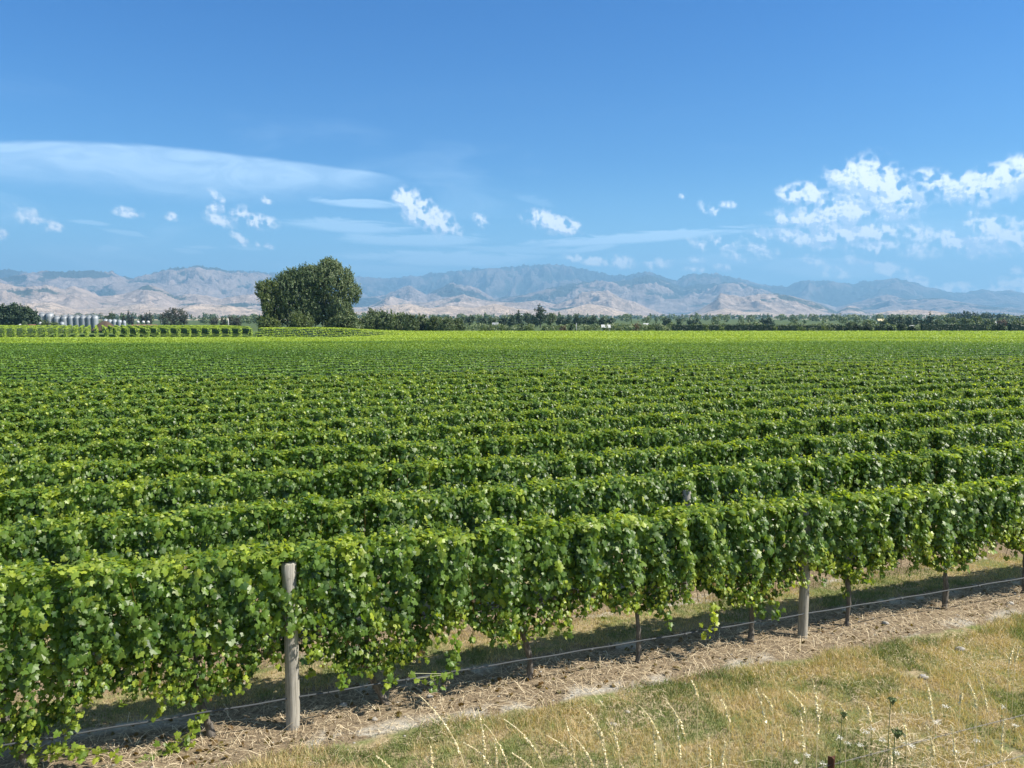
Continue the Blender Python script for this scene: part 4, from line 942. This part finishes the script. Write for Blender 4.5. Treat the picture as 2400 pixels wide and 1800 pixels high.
# conifer wood in the middle, with the knobbed pine
g = np.random.default_rng(17)
for q, (px, tp, wd, mt) in enumerate([(1020,741,26,'dark'),(1050,740,26,'dark'),(1078,742,26,'dark'),(1100,738,24,'dark'),(1130,745,22,'dark'),(1155,744,24,'bush'),(1180,742,22,'dark'),(1200,740,22,'dark'),(1216,731,22,'dark'),(1236,731,24,'dark'),(1252,738,22,'dark'),(1290,733,30,'bush'),(1312,743,24,'dark'),(1332,740,26,'dark'),(1352,738,26,'dark'),(1370,741,26,'dark'),(1392,740,26,'dark'),(1412,742,22,'dark'),(1430,745,20,'dark')]):
    D = 470 + (q * 13) % 40
    tp += 2; tree('wood_tree', 'dark tree in the middle wood, %s of the row from its left end' % ordn(q + 1), px, D, tp, spire(wd * D / F * .9) if mt == 'dark' and q > 5 and q % 3 else dome(wd * D / F, 6, .3), mt, 1300, .75, (2, .25), .6, .45, 'trees of the middle wood', 130 + q)
def knob(h, g):
    return [(0, 0, h * .97, 1.1, 1.1, 1.1), (-1.9, 0, h * .80, 1.6, 1.2, 1.0), (1.9, 0, h * .83, 1.7, 1.2, 1.0), (0, 0, h * .80, 1.3, 1.2, 1.5), (0, 0, h * .6, 3.0, 2.4, h * .2), (-.8, 0, h * .35, 3.6, 3, h * .22), (2.4, 0, h * .4, 2.6, 2, h * .2)]
tree('pine_tree', 'tall dark pine with a round knob on top, standing above the middle wood', 1266, 455, 717, knob, 'dark', 2800, .6, (9, .3), .4, .35, None, 160)
# bushes along the far field edge
for q, (px, tp, wd, mt) in enumerate([(1060,762,14,'bush'),(1130,761,26,'willow'),(1152,762,16,'bush'),(1176,760,24,'willow'),(1222,758,18,'dark'),(1240,760,22,'willow'),(1276,763,12,'bush'),(1320,763,14,'red'),(1340,757,7,'dark'),(1380,765,14,'bush'),(1420,764,14,'willow'),(1450,765,14,'bush'),(1493,754,22,'red'),(1526,763,22,'willow'),(1543,762,10,'dark'),(1570,766,16,'bush'),(1655,764,8,'willow'),(1692,764,9,'willow'),(1818,767,10,'willow'),(1880,765,22,'willow'),(1905,767,18,'bush'),(1935,764,18,'willow'),(1952,767,10,'willow')]):
    tree('field_bush', 'low bush on the far field edge, %s from the left beyond the vines' % ordn(q + 1), px, 258, tp, dome(wd * 258 / F, 4, .3), mt, 420, .42, (1, .08), 0, .6, 'low bushes along the far field edge', 170 + q)
# clipped shelter hedges at the right
def hedge(label, pa, pb, D, tp, seed, gaps=0):
    g = np.random.default_rng(seed); a = gbase(pa, D); b = gbase(pb, D); L = b[0] - a[0]; h = zpy(tp, D) - a[2]; acc = Acc(); N = int(L * h * 9)
    k = g.random(N); x = g.uniform(0, L, N); top_ = k < .25; hj = h + .10 * np.sin(x * .9) + .08 * np.sin(x * 2.3)
    z = np.where(top_, hj, g.uniform(.0, 1, N) * hj); y = np.where(top_, g.uniform(-1, 1, N) * 1.1, np.where(g.random(N) < .75, -1.1, 1.1) + g.normal(0, .12, N))
    e0 = g.random(N) < .04; x = np.where(e0, g.choice([0, L], N), x)
    nr = np.where(top_[:, None], [0, 0, 1.], [0, -1., .2]) + g.normal(0, .45, (N, 3))
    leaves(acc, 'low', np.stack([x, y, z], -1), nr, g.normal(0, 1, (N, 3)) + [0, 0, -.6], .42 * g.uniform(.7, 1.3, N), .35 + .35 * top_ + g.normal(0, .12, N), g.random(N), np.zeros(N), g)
    o = thing('shelter_hedge', label, 'hedge', tuple(a), 0, 'clipped shelter hedges beyond the field'); link('hedge_leaves', acc.mesh('hedge_leaves', TC['hedge']), o)
    c = Acc(); c.box((.3, -.9, 0), (L - .3, .9, h - .25), (.2, .5, 0)); link('hedge_core', c.mesh('hedge_core', TC['hedge']), o); return o
hedge('long low clipped hedge left of centre right, nearest the white shed', 1572, 1652, 300, 761, 1)
hedge('long straight clipped hedge behind the two pale saplings', 1662, 1815, 300, 761, 2)
hedge('clipped hedge just right of the long straight one', 1822, 1975, 285, 762, 3)
hedge('tall dark straight clipped hedge in the right part of the field edge', 2160, 2312, 275, 759, 4)
hedge('short dark clipped hedge at the right edge of the photo', 2366, 2470, 275, 758, 5)
for q, (px, wd) in enumerate([(1990,24),(2012,26),(2035,20),(2064,24),(2087,20),(2112,26),(2135,18),(2332,18),(2348,20)]):
    tree('clipped_bush', 'dark rounded hedge bush, %s from the left between the clipped hedges' % ordn(q + 1), px, 278, 760 + (q in (4, 6)) * 3, dome(wd * 278 / F, 5, .3), 'hedge', 1100, .42, (1, .1), 0, .42, 'rounded bushes between the clipped hedges', 210 + q)
RT = [(1995,754,26,'bush'),(2040,750,30,'willow'),(2075,748,26,'bush'),(2110,752,26,'bush'),(2092,738,20,'dark'),(2110,737,18,'dark'),(2130,741,18,'dark'),(2150,742,18,'dark'),(2180,734,12,'dark'),(2168,745,18,'dark'),(2200,748,24,'bush'),(2230,742,26,'bush'),(2258,741,26,'bush'),(2290,738,28,'bush'),(2318,746,24,'bush'),(2350,750,30,'red'),(2382,750,24,'willow'),(2386,743,16,'dark'),(2270,727,34,'dark'),(2310,731,34,'dark'),(2350,735,30,'dark'),(2240,733,30,'dark')]
for q, (px, tp, wd, mt) in enumerate(RT):
    tp += 6
    D = (420 + (q * 31) % 120) if q < 18 else 900
    tree('plain_tree', 'tree on the plain behind the right-hand hedges, %s counted from the left' % ordn(sorted(range(len(RT)), key=lambda e: RT[e][0]).index(q) + 1), px, D, tp, (spire(wd * D / F) if wd < 19 else dome(wd * D / F, 6, .3)), mt, 900, .002 * D, (2, .25), .4, .45, 'trees on the plain at the right', 230 + q)
for q, (px, tp, wd) in enumerate([(1828 - 200, 752, 30), (1800, 749, 36)]):
    tree('dark_tree', ['low dark tree mass above the left clipped hedge', 'low dark rounded tree above the long straight hedge'][q], px, 560, tp, dome(wd * 560 / F, 6, .3), 'dark', 1100, 1.0, (2, .3), 0, .4, None, 260 + q)
for q, px in enumerate([1559, 1567, 1591]):
    tree('fir_tree', ['left one of the pair of small dark firs', 'right one of the pair of small dark firs', 'single small dark fir right of the pair'][q], px, 520, 745 + q // 2 * 3, spire(7 * 520 / F), 'dark', 500, .8, (1, .15), .4, .4, None, 270 + q)
# far woods as one mass
wa = Acc(); g = np.random.default_rng(99)
def far_wood(N, px0, px1, D0, D1, h0, h1, asp=1.2, tint=.4):
    for e in range(N):
        D = D0 + (D1 - D0) * g.random() ** 1.3; px = g.uniform(px0, px1); b = gbase(px, D); h = g.uniform(h0, h1); w_ = h * asp * g.uniform(.6, 1.2) * .5; s_ = max(.55, D * .0016); tv_ = tint + g.normal(0, .13)
        if g.random() < .12: w_ *= .3; h *= 1.3
        n_ = int(np.clip(14 * w_ * h / (s_ * s_) * .45, 20, 130)); d = unit(g.normal(0, 1, (n_, 3)))
        p = b + [0, 0, h * .5] + d * [w_, w_, h * .5] * g.uniform(.8, 1.05, (n_, 1))
        leaves(wa, 'low', p, d + g.normal(0, .4, (n_, 3)), g.normal(0, 1, (n_, 3)), s_ * g.uniform(.7, 1.5, n_), tv_ + g.normal(0, .12, n_), g.random(n_), np.zeros(n_), g)
far_wood(230, 1000, 2500, 318, 420, 1.8, 3.6, 2.0, .72)
far_wood(70, 1020, 2500, 600, 1100, 4, 7, 1.2, .6)
far_wood(270, 1080, 2500, 1100, 2600, 6, 12, 1.3, .65)
far_wood(380, 830, 2500, 2600, 4600, 9, 16, 1.2, .6)
far_wood(60, -60, 620, 700, 1500, 5, 9)
far_wood(200, -60, 860, 1600, 4300, 8, 16)
tag(link('far_woods', wa.mesh('far_woods', TC['bush'])), 'hazy belts of distant trees across the plain below the hills', 'woods', kind='stuff')

# ------------------------------------------------------------------ tanks, mound, sheds, poles
def steel_mat():
    m, n = mat_new('tank_steel'); tcx = n.add('ShaderNodeTexCoord').outputs['Object']; x_, y_, z_ = n.sep(tcx)
    band = n.m('ABSOLUTE', n.m('SINE', n.m('MULTIPLY', z_, 2.1))); f_ = n.noise(n.v('MULTIPLY', tcx, (3, 3, .4)), 1, 4, .6)
    c = n.mix(f_, (.26, .28, .30), (.38, .41, .43)); c = n.mix(n.mapr(band, 0, .15, .35, 0), c, (.18, .19, .2))
    finish(n, bsdf(n, c, .55, .4, None, .2)); return m
M_TANK = steel_mat()
TK = [(100,732,14,765,'cylindrical silver wine tank, leftmost, against the dark conifers'),(117,732,17,764,'broadest tall silver tank, second from the left'),(134.5,740,15.5,765,'silver tank third from the left behind the green bush'),(152,739,16,766,'silver tank with conical roof and smaller vessel beside it'),
      (167,738.5,13,765,'silver tank fifth from the left, first of five alike'),(181.5,738.5,12,765,'silver tank sixth from the left'),(195.5,738.5,12,765,'silver tank seventh from the left'),(209.5,738.5,12,764,'silver tank eighth from the left'),(223,738.5,13,763,'silver tank ninth from the left, half behind the earth mound'),
      (247,747,10,763,'short silver tank just right of the mound crest'),(257.5,748,9,763,'short silver tank under the dark round tree'),(268.5,748,9,764,'short silver tank second from the right'),(280,749,9,766,'short silver tank at the right end of the row'),(291,751,7,766,'smallest light tank right of the row'),(145,754,9,767,'small silver vessel in front of the conical roofed tank')]
for q, (px, tp, wd, bt, lab) in enumerate(TK):
    D = 350 - (q == 14) * 12; b = gbase(px, D); h = zpy(tp, D, px) - b[2]; r_ = wd * D / F / 2
    o = thing('wine_tank', lab, 'tank', tuple(b), 0, 'silver wine tanks'); a = Acc(); z = np.linspace(0, h * .93, 6); a.tube(np.stack([0 * z, 0 * z, z], -1), r_, 28); link('tank_wall', a.mesh('tank_wall', M_TANK, True), o)
    c = Acc(); c.tube([(0, 0, h * .93), (0, 0, h * .935), (0, 0, h * (1.03 if q == 3 else 1.0)), (0, 0, h * (1.04 if q == 3 else 1.005))], [r_ * 1.03, r_ * 1.03, r_ * .2, .05], 28); link('tank_roof', c.mesh('tank_roof', M_TANK, False), o)
    if q < 9:
        d = Acc(); th = np.linspace(0, 6.283, 15)
        for zz in (.5, 1.0): d.tube(np.stack([np.cos(th) * r_, np.sin(th) * r_, h * .94 + zz + 0 * th], -1), .045, 4, cap=False)
        for a_ in th[:-1:2]: d.tube([(math.cos(a_) * r_, math.sin(a_) * r_, h * .93), (math.cos(a_) * r_, math.sin(a_) * r_, h * .94 + 1)], .045, 4)
        link('railing', d.mesh('railing', M_STEEL), o)
# rotated farm mound
b = gbase(245, 305); W_ = 70 * 305 / F / 2; Hm = zpy(751, 305, 245) - b[2]; nr_, na_ = 14, 40; V = []; gm = Noise2(5)
for r_ in np.linspace(0, 1.25, nr_):
    for a_ in np.arange(na_) * 2 * math.pi / na_:
        x_, y_ = r_ * W_ * math.cos(a_), r_ * W_ * .8 * math.sin(a_); V.append((x_, y_, Hm * (1 - sstep(np.array(r_ * .9), 0., 1.05)) * (1 + .12 * (gm(np.array(x_ * .8 + 20), np.array(y_ * .8 + 20)) - .5)) - .1))
Q = [(r_ * na_ + a_, (r_ + 1) * na_ + a_, (r_ + 1) * na_ + (a_ + 1) % na_, r_ * na_ + (a_ + 1) % na_) for r_ in range(nr_ - 1) for a_ in range(na_)]
tag(link('earth_mound', mesh_np('earth_mound', V, None, plain('brown_earth', (.095, .07, .05), .95, 0, .1, 1.2, .35), None, Q, True), None, tuple(b)), 'brown heap of earth in front of the silver tanks', 'earth heap')
M_WALL = plain('pale_wall', (.42, .41, .37), .8, 0, .3, 1, .06); M_ROOF = plain('grey_roof', (.30, .31, .32), .6, 0, .4, 1, .1); M_RROOF = plain('rust_roof', (.26, .13, .10), .8, 0, .3, 1, .2); M_GLASS = plain('dark_window', (.03, .035, .04), .15)
M_CREAM = plain('white_roof', (.5, .5, .48), .6, 0, .3, 1, .05)
def house(label, px, D, tp, wpx, wall, roof, name='farm_shed', ratio=.62, cat='shed'):
    b = gbase(px, D); h = zpy(tp, D, px) - b[2]; w_ = wpx * D / F; d_ = w_ * .6; e = h * ratio; o = thing(name, label, cat, tuple(b), 0, None)
    a = Acc(); a.box((-w_ / 2, -d_ / 2, -.2), (w_ / 2, d_ / 2, e)); a.add([(-w_ / 2, -d_ / 2, e), (-w_ / 2, d_ / 2, e), (-w_ / 2, 0, h - .05), (w_ / 2, -d_ / 2, e), (w_ / 2, d_ / 2, e), (w_ / 2, 0, h - .05)], [(0, 2, 1), (3, 4, 5)]); link('wall', a.mesh('wall', wall), o)
    r_ = Acc(); ov = .35; ed = e - .1
    for s_ in (-1, 1):
        y0 = s_ * (d_ / 2 + ov); V = [(-w_ / 2 - ov, y0, ed), (w_ / 2 + ov, y0, ed), (w_ / 2 + ov, 0, h), (-w_ / 2 - ov, 0, h)]; V2 = [(x_, y_, z_ + .12) for x_, y_, z_ in V]
        r_.add(V + V2, None, [(0, 1, 2, 3), (7, 6, 5, 4), (0, 4, 5, 1), (1, 5, 6, 2), (2, 6, 7, 3), (3, 7, 4, 0)])
    link('roof', r_.mesh('roof', roof), o)
    for k in range(3):
        x_ = w_ * (-.3 + .3 * k); c = Acc(); c.box((x_ - w_ * .06, -d_ / 2 - .04, e * .35), (x_ + w_ * .06, -d_ / 2 + .02, e * .8)); link('window' if k != 1 else 'door', c.mesh('opening', M_GLASS), o)
    return o
house('tiny white shed above the bushes right of centre', 1514, 420, 758, 10, M_WALL, M_CREAM); house('pale low shed behind a bush at the middle field edge', 1420, 330, 761.5, 18, M_WALL, M_CREAM)
house('dark blue shed half hidden by the tree line', 1161, 420, 756.5, 12, plain('blue_wall', (.05, .08, .14), .7), M_ROOF); house('white roofed house between the hedge bushes at the right', 2140, 400, 762.5, 14, M_WALL, M_CREAM, 'farmhouse', .5, 'house')
house('small cream house on the plain left of the right dark trees', 2064, 700, 747.5, 14, M_WALL, plain('straw_roof', (.6, .5, .3), .8), 'farmhouse', .6, 'house'); house('low red roofed shed left of the silver tanks', 72, 322, 761, 18, plain('brick_wall', (.25, .13, .10), .8), M_RROOF)
house('white house under the low wooded hill at the right', 2060 + 270, 520, 754, 8, M_WALL, M_CREAM, 'farmhouse', .6, 'house'); house('long dark red shed beyond the left vine block', 338, 345, 761.5, 54, plain('dark_red_wall', (.16, .07, .07), .8), M_RROOF)
# round white vats and the white tank on legs
def vat(label, px, py, rpx, D):
    b = gbase(px, D); c = P(px, py, D); r_ = rpx * D / F; o = thing('round_vat', label, 'tank', tuple(b), 0, 'small round white vats'); a = Acc(); th = np.linspace(-1.5, 1.5, 9); a.tube(np.stack([0 * th, 0 * th, c[2] - b[2] + r_ * np.sin(th)], -1), r_ * np.cos(th) + .01, 16); link('vessel', a.mesh('vessel', M_WHITE, True), o)
    d = Acc()
    for a_ in (.7, 2.3, 3.9, 5.4): d.tube([(math.cos(a_) * r_ * .6, math.sin(a_) * r_ * .6, -.1), (math.cos(a_) * r_ * .6, math.sin(a_) * r_ * .6, c[2] - b[2] - r_ * .4)], .08, 5)
    link('leg_frame', d.mesh('leg_frame', M_STEEL), o)
vat('round white vat on legs left of the second silver tank', 95, 759, 4.5, 325); vat('white domed vat before the dark conifers', 47, 764, 5, 325)
for q, px in enumerate((323, 335.5, 347)): vat('small round pale vat, %s of three beyond the small tanks' % ['left', 'middle', 'right'][q], px, 755, 3.4, 360)
def pole(label, px, tp, D, r_, mat, cross=False, group=None):
    b = gbase(px, D); h = zpy(tp, D, px) - b[2]; o = thing('utility_pole', label, 'pole', tuple(b), 0, group); a = Acc(); a.tube([(0, 0, -.3), (0, 0, h)], [r_, r_ * .7], 8); link('pole_shaft', a.mesh('pole_shaft', mat, True), o)
    if cross: c = Acc(); c.box((-1.1, -.06, h - .9), (1.1, .06, h - .75)); link('crossarm', c.mesh('crossarm', mat), o)
pole('white pole standing on the plain left of the big clump', 535, 747, 385, .22, M_WHITE); pole('thin utility pole above the row of tanks, near the dark round tree', 237, 731, 370, .14, M_TRUNK, True); pole('pale trunk-like pole under the left side of the gum tree', 378, 750, 398, .2, M_WHITE)
pole('thin pylon in front of the pale foothill at the right', 1761, 733, 1500, .5, M_STEEL, True); pole('slim pale pole at the middle wood edge', 1351, 757, 300, .12, M_WHITE)
# ------------------------------------------------------------------ air
hb = Acc(); hb.box((-26000, -400, -6), (26000, 21500, 1480)); hm, n = mat_new('haze_air')
pv = n.add('ShaderNodeVolumePrincipled'); pv.inputs['Color'].default_value = (.35, .68, 1.0, 1); pv.inputs['Density'].default_value = 9.0e-5; pv.inputs['Anisotropy'].default_value = 0.1
o_ = n.add('ShaderNodeOutputMaterial'); n.l.new(pv.outputs[0], o_.inputs['Volume'])
tag(link('haze', hb.mesh('haze', hm)), 'pale blue summer haze over the plain', 'haze', kind='stuff')
